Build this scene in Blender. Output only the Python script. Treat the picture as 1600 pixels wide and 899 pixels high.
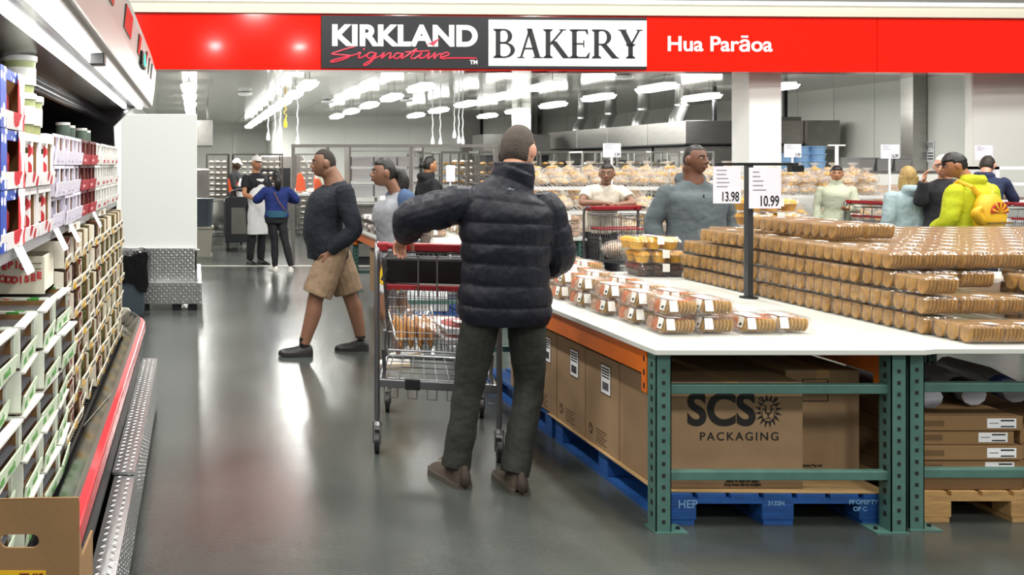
import bpy, math, random
from mathutils import Vector, Matrix, noise
from math import pi, sin, cos
random.seed(7)
for o in list(bpy.data.objects): bpy.data.objects.remove(o)
S = bpy.context.scene
COL = S.collection
# ---------------------------------------------------------------- camera
CAMH, F, VX, VY = 1.59, 1400.0, 305.0, 257.0
cam = bpy.data.objects.new('camera', bpy.data.cameras.new('camera'))
COL.objects.link(cam); S.camera = cam
cam.location = (0, 0, CAMH); cam.rotation_euler = (pi/2, 0, 0)
cam.data.sensor_width = 36; cam.data.lens = 36*F/1600
cam.data.shift_x = (800-VX)/1600; cam.data.shift_y = (VY-449.5)/1600
cam.data.clip_start = .05; cam.data.clip_end = 200
# ---------------------------------------------------------------- light
S.view_settings.view_transform = 'Standard'; S.view_settings.look = 'None'
S.view_settings.gamma = 1; S.view_settings.use_curve_mapping = False
S.view_settings.exposure = -0.12
WORLD_STRENGTH = .15
BAY_POWER = 250
FIXTURE_POWER = 62
w = bpy.data.worlds.new('store_ambience'); S.world = w; w.use_nodes = True
w.node_tree.nodes['Background'].inputs[0].default_value = (1, .985, .96, 1)
w.node_tree.nodes['Background'].inputs[1].default_value = WORLD_STRENGTH

def area(name, loc, sx, sy, power, color=(1, .97, .92), rot=(0, 0, 0)):
    l = bpy.data.lights.new(name, 'AREA'); l.shape = 'RECTANGLE'; l.size = sx; l.size_y = sy
    l.energy = power; l.color = color
    o = bpy.data.objects.new(name, l); COL.objects.link(o); o.location = loc; o.rotation_euler = rot
    return o
# warehouse high bay lamps over the shop floor (out of frame, above)
for bx in (-1.5, 3.2, 8.0, 12.5):
    for by in (-2.5, 2.2, 6.2, 9.6):
        area('high_bay_light', (bx, by, 6.6), .5, 1.4, BAY_POWER)

for bx in (-5, -1.2, 2.6, 6.0, 10.5, 15):
    area('high_bay_light', (bx, -9.5, 6.3), .35, .5, 110)

# ---------------------------------------------------------------- helpers
def lin(c): return c/12.92 if c <= .04045 else ((c+.055)/1.055)**2.4
def hexc(h): return tuple(lin(int(h[i:i+2], 16)/255) for i in (0, 2, 4)) + (1,)
def P(px, py, Y): return Vector(((px-VX)/F*Y, Y, CAMH-(py-VY)/F*Y))
def XG(px, Y): return (px-VX)/F*Y
ORD = ('first second third fourth fifth sixth seventh eighth ninth tenth eleventh twelfth thirteenth fourteenth '
       'fifteenth sixteenth seventeenth eighteenth nineteenth twentieth').split()

MATS = {}
def mat(name, col, rough=.6, metal=0, bump=0, bscale=60, vary=0, vscale=6, emit=0, spec=.5, sss=0, stretch=(1, 1, 1), coat=0, sheen=0, trans=0):
    if name in MATS: return MATS[name]
    m = bpy.data.materials.new(name); m.use_nodes = True; MATS[name] = m
    nt = m.node_tree; b = nt.nodes['Principled BSDF']
    c = hexc(col) if isinstance(col, str) else tuple(col)+(1,)
    b.inputs['Base Color'].default_value = c
    b.inputs['Roughness'].default_value = rough; b.inputs['Metallic'].default_value = metal
    b.inputs['Specular IOR Level'].default_value = spec
    if coat: b.inputs['Coat Weight'].default_value = coat; b.inputs['Coat Roughness'].default_value = .05
    if sheen: b.inputs['Sheen Weight'].default_value = sheen
    if sss: b.inputs['Subsurface Weight'].default_value = sss; b.inputs['Subsurface Radius'].default_value = (.02, .008, .004); b.inputs['Subsurface Scale'].default_value = .3
    if emit: b.inputs['Emission Color'].default_value = c; b.inputs['Emission Strength'].default_value = emit
    if bump or vary:
        tc = nt.nodes.new('ShaderNodeTexCoord'); mp = nt.nodes.new('ShaderNodeMapping'); mp.inputs['Scale'].default_value = stretch
        nt.links.new(tc.outputs['Object'], mp.inputs[0])
    if bump:
        n = nt.nodes.new('ShaderNodeTexNoise'); n.inputs['Scale'].default_value = bscale; n.inputs['Detail'].default_value = 4
        nt.links.new(mp.outputs[0], n.inputs['Vector'])
        bp = nt.nodes.new('ShaderNodeBump'); bp.inputs['Strength'].default_value = bump; bp.inputs['Distance'].default_value = .01
        nt.links.new(n.outputs[0], bp.inputs['Height']); nt.links.new(bp.outputs[0], b.inputs['Normal'])
    if vary:
        n = nt.nodes.new('ShaderNodeTexNoise'); n.inputs['Scale'].default_value = vscale; n.inputs['Detail'].default_value = 6
        nt.links.new(mp.outputs[0], n.inputs['Vector'])
        r = nt.nodes.new('ShaderNodeMapRange'); r.inputs[1].default_value = .3; r.inputs[2].default_value = .7
        r.inputs[3].default_value = 1-vary; r.inputs[4].default_value = 1+vary
        nt.links.new(n.outputs[0], r.inputs[0])
        x = nt.nodes.new('ShaderNodeVectorMath'); x.operation = 'SCALE'; x.inputs[0].default_value = c[:3]
        nt.links.new(r.outputs[0], x.inputs['Scale']); nt.links.new(x.outputs[0], b.inputs['Base Color'])
    return m

def clear(name, tint=(.95, .95, .95), amount=.14, rough=.12, ior=1.35, milk=(.9, .9, .88), bump=0, bscale=40):
    if name in MATS: return MATS[name]
    m = bpy.data.materials.new(name); m.use_nodes = True; MATS[name] = m
    nt = m.node_tree; nt.nodes.clear(); L = nt.links.new
    out = nt.nodes.new('ShaderNodeOutputMaterial')
    t = nt.nodes.new('ShaderNodeBsdfTransparent'); t.inputs[0].default_value = tint+(1,)
    d = nt.nodes.new('ShaderNodeBsdfDiffuse'); d.inputs[0].default_value = milk+(1,)
    g = nt.nodes.new('ShaderNodeBsdfGlossy'); g.inputs['Roughness'].default_value = rough
    lw_ = nt.nodes.new('ShaderNodeLayerWeight'); lw_.inputs[0].default_value = .5
    pw = nt.nodes.new('ShaderNodeMath'); pw.operation = 'POWER'; pw.inputs[1].default_value = 3.5; L(lw_.outputs['Facing'], pw.inputs[0])
    fr = nt.nodes.new('ShaderNodeMath'); fr.operation = 'MULTIPLY_ADD'; fr.inputs[1].default_value = .5; fr.inputs[2].default_value = .05; L(pw.outputs[0], fr.inputs[0])
    m1 = nt.nodes.new('ShaderNodeMixShader'); m1.inputs[0].default_value = amount
    m2 = nt.nodes.new('ShaderNodeMixShader')
    L(t.outputs[0], m1.inputs[1]); L(d.outputs[0], m1.inputs[2]); L(fr.outputs[0], m2.inputs[0])
    L(m1.outputs[0], m2.inputs[1]); L(g.outputs[0], m2.inputs[2]); L(m2.outputs[0], out.inputs[0])
    if bump:
        n = nt.nodes.new('ShaderNodeTexNoise'); n.inputs['Scale'].default_value = bscale
        tc = nt.nodes.new('ShaderNodeTexCoord'); L(tc.outputs['Object'], n.inputs['Vector'])
        bp = nt.nodes.new('ShaderNodeBump'); bp.inputs['Strength'].default_value = bump; bp.inputs['Distance'].default_value = .01
        L(n.outputs[0], bp.inputs['Height']); L(bp.outputs[0], g.inputs['Normal']); L(bp.outputs[0], lw_.inputs['Normal'])
    return m

def tread(mb, o, u, v, nrm, lu, lv, m=0, step=.03):
    """raised lozenges of aluminium tread plate over a lu x lv panel with corner o"""
    o, u, v, nrm = Vector(o), Vector(u), Vector(v), Vector(nrm); nu, nv = int(lu/step), int(lv/step)
    for i in range(nu):
        for k_ in range(nv):
            c = o+u*(i+.5)*lu/nu+v*(k_+.5)*lv/nv; a = pi/4 if (i+k_) % 2 else -pi/4
            d = u*cos(a)+v*sin(a); s_ = v*cos(a)-u*sin(a); L_, w_ = step*.46, step*.15
            mb.add([c-d*L_, c+s_*w_, c+d*L_, c-s_*w_, c-d*L_*.5+nrm*.0022, c+d*L_*.5+nrm*.0022], ((0, 3, 4), (3, 5, 4), (3, 2, 5), (2, 1, 5), (1, 4, 5), (1, 0, 4)), m)
    return mb

class MB:
    def __init__(s): s.v = []; s.f = []; s.m = []
    def add(s, vs, fs, m=0):
        n = len(s.v); s.v += [tuple(p) for p in vs]
        for f in fs: s.f.append([i+n for i in f]); s.m.append(m)
        return s
    def box(s, x0, y0, z0, x1, y1, z1, m=0, M=None):
        vs = [Vector(p) for p in ((x0, y0, z0), (x1, y0, z0), (x1, y1, z0), (x0, y1, z0), (x0, y0, z1), (x1, y0, z1), (x1, y1, z1), (x0, y1, z1))]
        if M: vs = [M @ p for p in vs]
        return s.add(vs, ((0, 3, 2, 1), (4, 5, 6, 7), (0, 1, 5, 4), (1, 2, 6, 5), (2, 3, 7, 6), (3, 0, 4, 7)), m)
    def cb(s, cx, cy, z0, w, d, h, m=0): return s.box(cx-w/2, cy-d/2, z0, cx+w/2, cy+d/2, z0+h, m)
    def taper(s, x0, y0, z0, x1, y1, z1, i, m=0, top=True):
        """box whose bottom (top=True) is inset by i"""
        a = i if top else 0; b = 0 if top else i
        return s.add([(x0+a, y0+a, z0), (x1-a, y0+a, z0), (x1-a, y1-a, z0), (x0+a, y1-a, z0), (x0+b, y0+b, z1), (x1-b, y0+b, z1), (x1-b, y1-b, z1), (x0+b, y1-b, z1)],
                     ((0, 3, 2, 1), (4, 5, 6, 7), (0, 1, 5, 4), (1, 2, 6, 5), (2, 3, 7, 6), (3, 0, 4, 7)), m)
    def loft(s, rings, m=0, cap=True):
        n = len(rings[0]); b = len(s.v)
        for r in rings: s.v += [tuple(p) for p in r]
        for k in range(len(rings)-1):
            for i in range(n):
                j = (i+1) % n
                s.f.append([b+k*n+i, b+k*n+j, b+(k+1)*n+j, b+(k+1)*n+i]); s.m.append(m)
        if cap:
            s.f.append([b+i for i in range(n)][::-1]); s.m.append(m)
            s.f.append([b+(len(rings)-1)*n+i for i in range(n)]); s.m.append(m)
        return s
    def tube(s, pts, r, n=8, m=0, closed=False, flat=1.0):
        pts = [Vector(p) for p in pts]; rs = r if isinstance(r, (list, tuple)) else [r]*len(pts)
        rings = []; up = None; N = len(pts)
        for i, p in enumerate(pts):
            if closed: t = (pts[(i+1) % N]-pts[i-1])
            else: t = (pts[min(i+1, N-1)]-pts[max(i-1, 0)])
            t = t.normalized() if t.length > 1e-9 else Vector((0, 0, 1))
            if up is None:
                up = t.orthogonal().normalized()
            a = (up - t*up.dot(t)); a = a.normalized() if a.length > 1e-6 else t.orthogonal().normalized(); up = a
            c = t.cross(a)
            rings.append([p + a*cos(2*pi*k/n)*rs[i] + c*sin(2*pi*k/n)*rs[i]*flat for k in range(n)])
        if closed: rings.append(rings[0]); return s.loft(rings, m, False)
        return s.loft(rings, m)
    def ball(s, c, r, n=12, m=0, M=None):
        c = Vector(c); r = Vector(r) if hasattr(r, '__len__') else Vector((r, r, r)); k = max(4, n//2+1)
        rings = []
        for i in range(k):
            th = pi*(i+.0)/(k-1); th = min(max(th, .12), pi-.12)
            ring = []
            for j in range(n):
                d = Vector((sin(th)*cos(2*pi*j/n)*r.x, sin(th)*sin(2*pi*j/n)*r.y, -cos(th)*r.z))
                ring.append(c + (M @ d if M else d))
            rings.append(ring)
        return s.loft(rings, m)
    def lathe(s, prof, c=(0, 0, 0), n=20, m=0, axis='z', cap=True):
        c = Vector(c); rings = []
        for r, h in prof:
            if axis == 'z': rings.append([c+Vector((r*cos(2*pi*k/n), r*sin(2*pi*k/n), h)) for k in range(n)])
            elif axis == 'x': rings.append([c+Vector((h, r*cos(2*pi*k/n), r*sin(2*pi*k/n))) for k in range(n)])
            else: rings.append([c+Vector((r*sin(2*pi*k/n), h, r*cos(2*pi*k/n))) for k in range(n)])
        return s.loft(rings, m, cap)
    def prism(s, poly, a, b, axis='y', m=0):
        """poly: 2-D outline; extruded from a to b along axis (y: poly=(x,z); x: poly=(y,z); z: poly=(x,y))"""
        f = {'y': lambda p, t: (p[0], t, p[1]), 'x': lambda p, t: (t, p[0], p[1]), 'z': lambda p, t: (p[0], p[1], t)}[axis]
        return s.loft([[f(p, a) for p in poly], [f(p, b) for p in poly]], m)
    def xf(s, M):
        s.v = [tuple(M @ Vector(p)) for p in s.v]; return s
    def build(s, name, mats, parent=None, smooth=False, bevel=0, world=True, remesh=0, sm=0, fix=True):
        me = bpy.data.meshes.new(name); me.from_pydata(s.v, [], s.f)
        mats = mats if isinstance(mats, (list, tuple)) else [mats]
        for x in mats: me.materials.append(x)
        me.polygons.foreach_set('material_index', s.m)
        if smooth or remesh: me.polygons.foreach_set('use_smooth', [True]*len(s.f))
        if fix:
            import bmesh
            bm = bmesh.new(); bm.from_mesh(me); bmesh.ops.recalc_face_normals(bm, faces=bm.faces); bm.to_mesh(me); bm.free()
        me.update()
        o = bpy.data.objects.new(name, me); COL.objects.link(o)
        if parent:
            o.parent = parent
            if world: o.matrix_parent_inverse = Matrix.Translation(parent.location).inverted()
        if bevel:
            b = o.modifiers.new('bevel', 'BEVEL'); b.width = bevel; b.segments = 2; b.limit_method = 'ANGLE'
        if remesh:
            r = o.modifiers.new('remesh', 'REMESH'); r.mode = 'VOXEL'; r.voxel_size = remesh; r.use_smooth_shade = True
        if sm:
            q = o.modifiers.new('smooth', 'SMOOTH'); q.iterations = sm; q.factor = .5
        if smooth and not remesh:
            try:
                me.set_sharp_from_angle(angle=.7)
            except Exception: pass
        return o

def tag(o, label=None, cat=None, group=None, kind=None):
    if label: o['label'] = label
    if cat: o['category'] = cat
    if group: o['group'] = group
    if kind: o['kind'] = kind
    return o
def empty(name, loc=(0, 0, 0), rz=0, label=None, cat=None, group=None):
    o = bpy.data.objects.new(name, None); COL.objects.link(o); o.location = loc; o.rotation_euler = (0, 0, rz)
    o.empty_display_size = .1
    return tag(o, label, cat, group)
def copy_tree(o, parent=None):
    c = o.copy(); COL.objects.link(c)
    if parent: c.parent = parent; c.matrix_parent_inverse = o.matrix_parent_inverse.copy()
    for ch in KIDS(o): copy_tree(ch, c)
    return c
def KIDS(o): return [c for c in o.children]
class Proto:
    """first use gives the original, later uses give copies"""
    def __init__(s, o): s.o = o; s.used = False
    def put(s, loc, rz=0, label=None, group=None, rx=0, ry=0):
        c = copy_tree(s.o) if s.used else s.o
        s.used = True
        c.location = loc; c.rotation_euler = (rx, ry, rz)
        tag(c, label, None, group); return c
def struct(name, mb, m, **k): return tag(mb.build(name, m, **k), kind='structure')

def text_mb(txt, size, bold=0, sx=1, align='CENTER', depth=.001, font_space=1, shear=0):
    cu = bpy.data.curves.new('t', 'FONT'); cu.body = txt; cu.size = size; cu.offset = bold; cu.align_x = align; cu.align_y = 'CENTER'
    cu.extrude = depth; cu.space_character = font_space; cu.shear = shear
    ob = bpy.data.objects.new('t', cu)
    me = bpy.data.meshes.new_from_object(ob)
    mb = MB(); mb.add([(v.co.x*sx, v.co.y, v.co.z) for v in me.vertices], [list(p.vertices) for p in me.polygons])
    bpy.data.objects.remove(ob); bpy.data.curves.remove(cu); bpy.data.meshes.remove(me)
    return mb
# a flat drawing in (x right, y up, z out) turned to face the camera / the aisle
def front_m(x, y, z): return Matrix.Translation((x, y, z)) @ Matrix(((1, 0, 0, 0), (0, 0, -1, 0), (0, 1, 0, 0), (0, 0, 0, 1)))
def east_m(x, y, z): return Matrix.Translation((x, y, z)) @ Matrix(((0, 0, 1, 0), (1, 0, 0, 0), (0, 1, 0, 0), (0, 0, 0, 1)))
def west_m(x, y, z): return Matrix.Translation((x, y, z)) @ Matrix(((0, 0, -1, 0), (-1, 0, 0, 0), (0, 1, 0, 0), (0, 0, 0, 1)))

# ---------------------------------------------------------------- materials
STEEL = mat('brushed_steel', 'b2b0ac', .28, .95, bump=.04, bscale=30, vary=.08, vscale=3, stretch=(1, 1, 8))
DSTEEL = mat('dull_steel', '8a8884', .4, .9, vary=.1)
WIRE = mat('cart_chrome', '808184', .3, .85)
WHITE = mat('white_panel', 'e6e8e2', .45, vary=.02)
CREAM = mat('cream_trim', 'ddd8c6', .5)
REDS = mat('sign_red', 'f81c06', .1, coat=.5)
REDP = mat('red_plastic', '8c1c24', .35)
BLACK = mat('black_plastic', '17181a', .4)
DARKM = mat('dark_metal', '26282a', .4, .4)
GREENM = mat('rack_green', '4b6f66', .42, .1, vary=.1, vscale=14)
ORANGE = mat('beam_orange', 'c8641a', .45, vary=.08, vscale=10)
BOARD = mat('white_board', 'c9ccc5', .35, vary=.02, vscale=3)
CARD = mat('cardboard', '957a5b', .85, bump=.05, bscale=90, vary=.07, vscale=9)
CARD2 = mat('kraft_card', '8c6d48', .85, bump=.05, bscale=90, vary=.1, vscale=5)
CARDIN = mat('carton_inside', '8a673f', .9, vary=.1)
INK = mat('black_ink', '15130f', .7)
BROWNINK = mat('brown_ink', '5d452c', .8)
PAPER = mat('white_paper', 'eef0f2', .7)
PALBLUE = mat('pallet_blue', '174a8a', .6, bump=.12, bscale=40, vary=.25, vscale=12, stretch=(1, 1, 4))
WOOD = mat('pallet_wood', 'b6905c', .75, bump=.1, bscale=40, vary=.2, vscale=10, stretch=(1, 6, 6))
CLEARP = clear('clear_plastic', amount=.02, rough=.15, bump=.3, bscale=25)
BAGP = clear('bag_plastic', amount=.26, rough=.2, milk=(1, .94, .84), bump=.6, bscale=25)
GLASS = clear('counter_glass', amount=.008, rough=.03)
LED = mat('led_tube', (1, 1, 1), .5, emit=9)
LAMP = mat('lamp_diffuser', (1, .99, .95), .5, emit=14)
BAKE = mat('bread_crust', 'deb06a', .6, bump=.2, bscale=20, vary=.18, vscale=12)
COOKIE = mat('brown_cookie', 'a27839', .8, bump=.3, bscale=120, vary=.3, vscale=25)
OATIE = mat('golden_cookie', 'a57c2c', .8, bump=.35, bscale=110, vary=.28, vscale=40)
CARROT = mat('orange_biscuit', 'c9703a', .8, bump=.3, bscale=100, vary=.25, vscale=30)
PINKY = mat('beige_biscuit', 'bf9a7c', .8, bump=.3, bscale=100, vary=.25, vscale=30)
MUFFIN = mat('yellow_muffin', 'dba332', .7, bump=.3, bscale=60, vary=.15, vscale=20)
CHOC = mat('dark_brownie', '4e362a', .7, bump=.3, bscale=60, vary=.2, vscale=20)

# ================================================================ SETTING
def floor_mat():
    m = mat('polished_concrete', '6b6c68', .2); nt = m.node_tree; L = nt.links.new; b = nt.nodes['Principled BSDF']
    tc = nt.nodes.new('ShaderNodeTexCoord')
    n = nt.nodes.new('ShaderNodeTexNoise'); n.inputs['Scale'].default_value = .9; n.inputs['Detail'].default_value = 8; n.inputs['Roughness'].default_value = .6
    n2 = nt.nodes.new('ShaderNodeTexNoise'); n2.inputs['Scale'].default_value = 60; n2.inputs['Detail'].default_value = 3
    L(tc.outputs['Object'], n.inputs['Vector']); L(tc.outputs['Object'], n2.inputs['Vector'])
    a = nt.nodes.new('ShaderNodeMath'); a.operation = 'MULTIPLY_ADD'; a.inputs[1].default_value = .25; L(n2.outputs[0], a.inputs[0]); L(n.outputs[0], a.inputs[2])
    cr = nt.nodes.new('ShaderNodeValToRGB'); cr.color_ramp.elements[0].position = .42; cr.color_ramp.elements[1].position = .82
    cr.color_ramp.elements[0].color = hexc('343835'); cr.color_ramp.elements[1].color = hexc('4b504c')
    L(a.outputs[0], cr.inputs[0]); L(cr.outputs[0], b.inputs['Base Color'])
    mr = nt.nodes.new('ShaderNodeMapRange'); mr.inputs[3].default_value = .16; mr.inputs[4].default_value = .3; L(n.outputs[0], mr.inputs[0]); L(mr.outputs[0], b.inputs['Roughness'])
    b.inputs['Specular IOR Level'].default_value = .6
    bp = nt.nodes.new('ShaderNodeBump'); bp.inputs['Strength'].default_value = .04; bp.inputs['Distance'].default_value = .01
    L(n2.outputs[0], bp.inputs['Height']); L(bp.outputs[0], b.inputs['Normal'])
    return m
struct('floor', MB().box(-4, -4, -.1, 22, 40, 0), floor_mat())
struct('trim_1', MB().box(-.8, 13.95, 0, 9, 14.05, .006), mat('joint_strip', 'b9b8b0', .5))

PANEL = mat('wall_panel', 'dfe0da', .4, vary=.02, vscale=1)
def panel_wall(name, x0, y0, x1, y1, z1, axis, step=1.15):
    """insulated panel wall with thin shadow joints between panels"""
    mb = MB()
    a0, a1 = (x0, x1) if axis == 'x' else (y0, y1)
    n = max(1, round((a1-a0)/step)); g = .008
    for i in range(n):
        p, q = a0+(a1-a0)*i/n+g, a0+(a1-a0)*(i+1)/n-g
        if axis == 'x': mb.box(p, y0, 0, q, y1, z1)
        else: mb.box(x0, p, 0, x1, q, z1)
    if axis == 'x': mb.box(x0, y0+.02, 0, x1, y1, z1)
    else: mb.box(x0+.02, y0, 0, x1-.02, y1, z1)
    return struct(name, mb, PANEL)
CH = 3.25
panel_wall('wall_far', 3.0, 31, 14, 31.2, CH, 'x')
panel_wall('wall_alcove', -1.6, 38, 3.2, 38.2, CH, 'x')
panel_wall('wall_alcove_side', 3.0, 31.2, 3.2, 38, CH, 'y')
panel_wall('wall_right', 13.9, 16, 14.1, 31.2, CH, 'y')
panel_wall('wall_front_right', 12.2, 14.06, 20, 14.2, CH, 'x', 1.3)
panel_wall('wall_left', -1.8, 13.4, -1.6, 38.2, CH, 'y')
CEIL = mat('ceiling_metal', 'b4b3ae', .13, .2, bump=.015, bscale=2, vary=.04, vscale=.6)
cb = MB()
for i in range(13):
    x = -1.8+i*1.7; cb.box(x+.006, 14.05, CH, x+1.694, 38.2, CH+.05)
cb.box(-1.8, 14.05, CH+.02, 20.3, 38.2, CH+.12)
struct('ceiling', cb, CEIL)

# sign band: shallow glossy red box hung across the bakery opening
SY = 13.0
sl = math.tan(math.radians(2.0))
def sgy(x): return SY + x*.04
def band(name, x0, x1, z0, z1, thick, m, dy=0):
    mb = MB(); xs = [x0, x1]
    mb.add([(x0, sgy(x0)+dy, z0), (x1, sgy(x1)+dy, z0), (x1, sgy(x1)+dy+thick, z0), (x0, sgy(x0)+dy+thick, z0),
            (x0, sgy(x0)+dy, z1), (x1, sgy(x1)+dy, z1), (x1, sgy(x1)+dy+thick, z1), (x0, sgy(x0)+dy+thick, z1)],
           ((0, 3, 2, 1), (4, 5, 6, 7), (0, 1, 5, 4), (1, 2, 6, 5), (2, 3, 7, 6), (3, 0, 4, 7)))
    return struct(name, mb, m)
Z0, Z1 = 2.968, 3.785
band('trim_2', -2.2, 16, Z1+.004, Z1+.17, .4, CREAM, -.05)
band('trim_3', -2.2, 16, Z1+.174, Z1+.215, .4, mat('light_cove', (1, 1, 1), .5, emit=1.2), -.1)
band('trim_4', -2.2, 16, Z1+.22, Z1+.9, .4, mat('steel_beam_paint', '6e6d68', .5), -.02)
sg = empty('fascia_sign', (6, sgy(6), Z0), label='long glossy red sign band over the bakery opening', cat='sign')
def sgpart(name, mb, m, **k): return mb.build(name, m, sg, **k)
mb = MB(); x0, x1 = -1.6, 14.5
for a, b in ((x0, 4.6), (4.61, 10.2), (10.21, x1)):
    mb.add([(a, sgy(a), Z0), (b, sgy(b), Z0), (b, sgy(b)+.3, Z0), (a, sgy(a)+.3, Z0), (a, sgy(a), Z1), (b, sgy(b), Z1), (b, sgy(b)+.3, Z1), (a, sgy(a)+.3, Z1)],
           ((0, 3, 2, 1), (4, 5, 6, 7), (0, 1, 5, 4), (1, 2, 6, 5), (2, 3, 7, 6), (3, 0, 4, 7)))
sgpart('red_band', mb, REDS)
ang = math.atan(.04)
def SM(px, py, out=.0):
    """matrix of the sign face at the point seen at (px, py)"""
    t = (px-VX)/F; Y = SY/(1-t*.04); p = P(px, py, Y)
    return Matrix.Translation(p) @ Matrix.Rotation(ang, 4, 'Z') @ Matrix(((1, 0, 0, 0), (0, 0, -1, -out), (0, 1, 0, 0), (0, 0, 0, 1)))
k = 13.2/1400
SBLK = mat('sign_charcoal', '191a20', .35); SWHT = mat('sign_white', 'f2f4f4', .4)
o = sgpart('logo_board', MB().box(-256.5*k, -40.5*k, 0, 256.5*k, 40.5*k, .03).xf(SM(757, 67, .0)), [SBLK])
sgpart('white_panel', MB().box(-125.5*k, -36*k, 0, 125.5*k, 36*k, .01).xf(SM(885.5, 68, .03)), SWHT)
t = text_mb('KIRKLAND', 48*k, bold=.019, sx=1.0, align='CENTER', depth=.004)
xs = [v[0] for v in t.v]; f = 228*k/(max(xs)-min(xs)); ys = [v[1] for v in t.v]; g = 34*k/(max(ys)-min(ys))
cxm, cym = (max(xs)+min(xs))/2, (max(ys)+min(ys))/2
t.v = [((v[0]-cxm)*f, (v[1]-cym)*g, v[2]) for v in t.v]
sgpart('white_lettering', t.xf(SM(632, 56, .033)), SWHT)
sgpart('red_star', MB().prism([(-10*k, -5*k), (12*k, 6*k), (2*k, -6*k), (-3*k, -3*k)], 0, .004, 'z').xf(SM(674, 66, .045)), mat('script_red', 'e23a52', .4))
SCRED = mat('script_red', 'e23a52', .4)
# red script: one pen line
def pen(mb, pts, w, m=0, n=6):
    q = []
    N = len(pts)
    for i in range(N-1):
        p0, p1, p2, p3 = (Vector(pts[max(i-1, 0)]), Vector(pts[i]), Vector(pts[i+1]), Vector(pts[min(i+2, N-1)]))
        for s_ in range(n):
            t_ = s_/n
            q.append(.5*((2*p1)+(p2-p0)*t_+(2*p0-5*p1+4*p2-p3)*t_*t_+(3*p1-p0-3*p2+p3)*t_**3))
    q.append(Vector(pts[-1]))
    mb.tube([(p.x, p.y, 0) for p in q], w, 6, m)
sc = MB()
def scr(L, w=1.25): pen(sc, [((x-632)*k, (90-y)*k) for x, y in L], w*k)
scr([(553, 74), (538, 78), (520, 84), (519, 86), (535, 87), (546, 88), (540, 92), (525, 97), (516, 98), (520, 95), (535, 91), (556, 86)])
scr([(556, 86), (562, 83), (559, 91), (566, 90), (575, 84)]); scr([(566, 79), (569, 77)])
scr([(586, 84), (577, 83), (572, 89), (578, 92), (587, 84), (580, 96), (570, 103), (568, 101), (580, 94), (594, 88)])
scr([(594, 88), (599, 83), (595, 92), (604, 85), (610, 84), (607, 92), (615, 88)])
scr([(628, 85), (619, 84), (614, 90), (620, 92), (629, 84), (626, 92), (634, 88)])
scr([(634, 88), (650, 77), (641, 90), (646, 92), (654, 87)]); scr([(632, 82), (670, 80)])
scr([(654, 87), (658, 83), (654, 91), (662, 90), (670, 83), (667, 92), (674, 88)])
scr([(674, 88), (679, 83), (677, 92), (683, 86), (689, 84)])
scr([(686, 91), (700, 86), (697, 82), (688, 87), (690, 92), (705, 91), (744, 91)])
sgpart('red_script', sc.xf(SM(632, 90, .035)), SCRED)
sgpart('trademark', text_mb('TM', 9*k, bold=.002, depth=.003).xf(SM(739, 98, .033)), SWHT)
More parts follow.
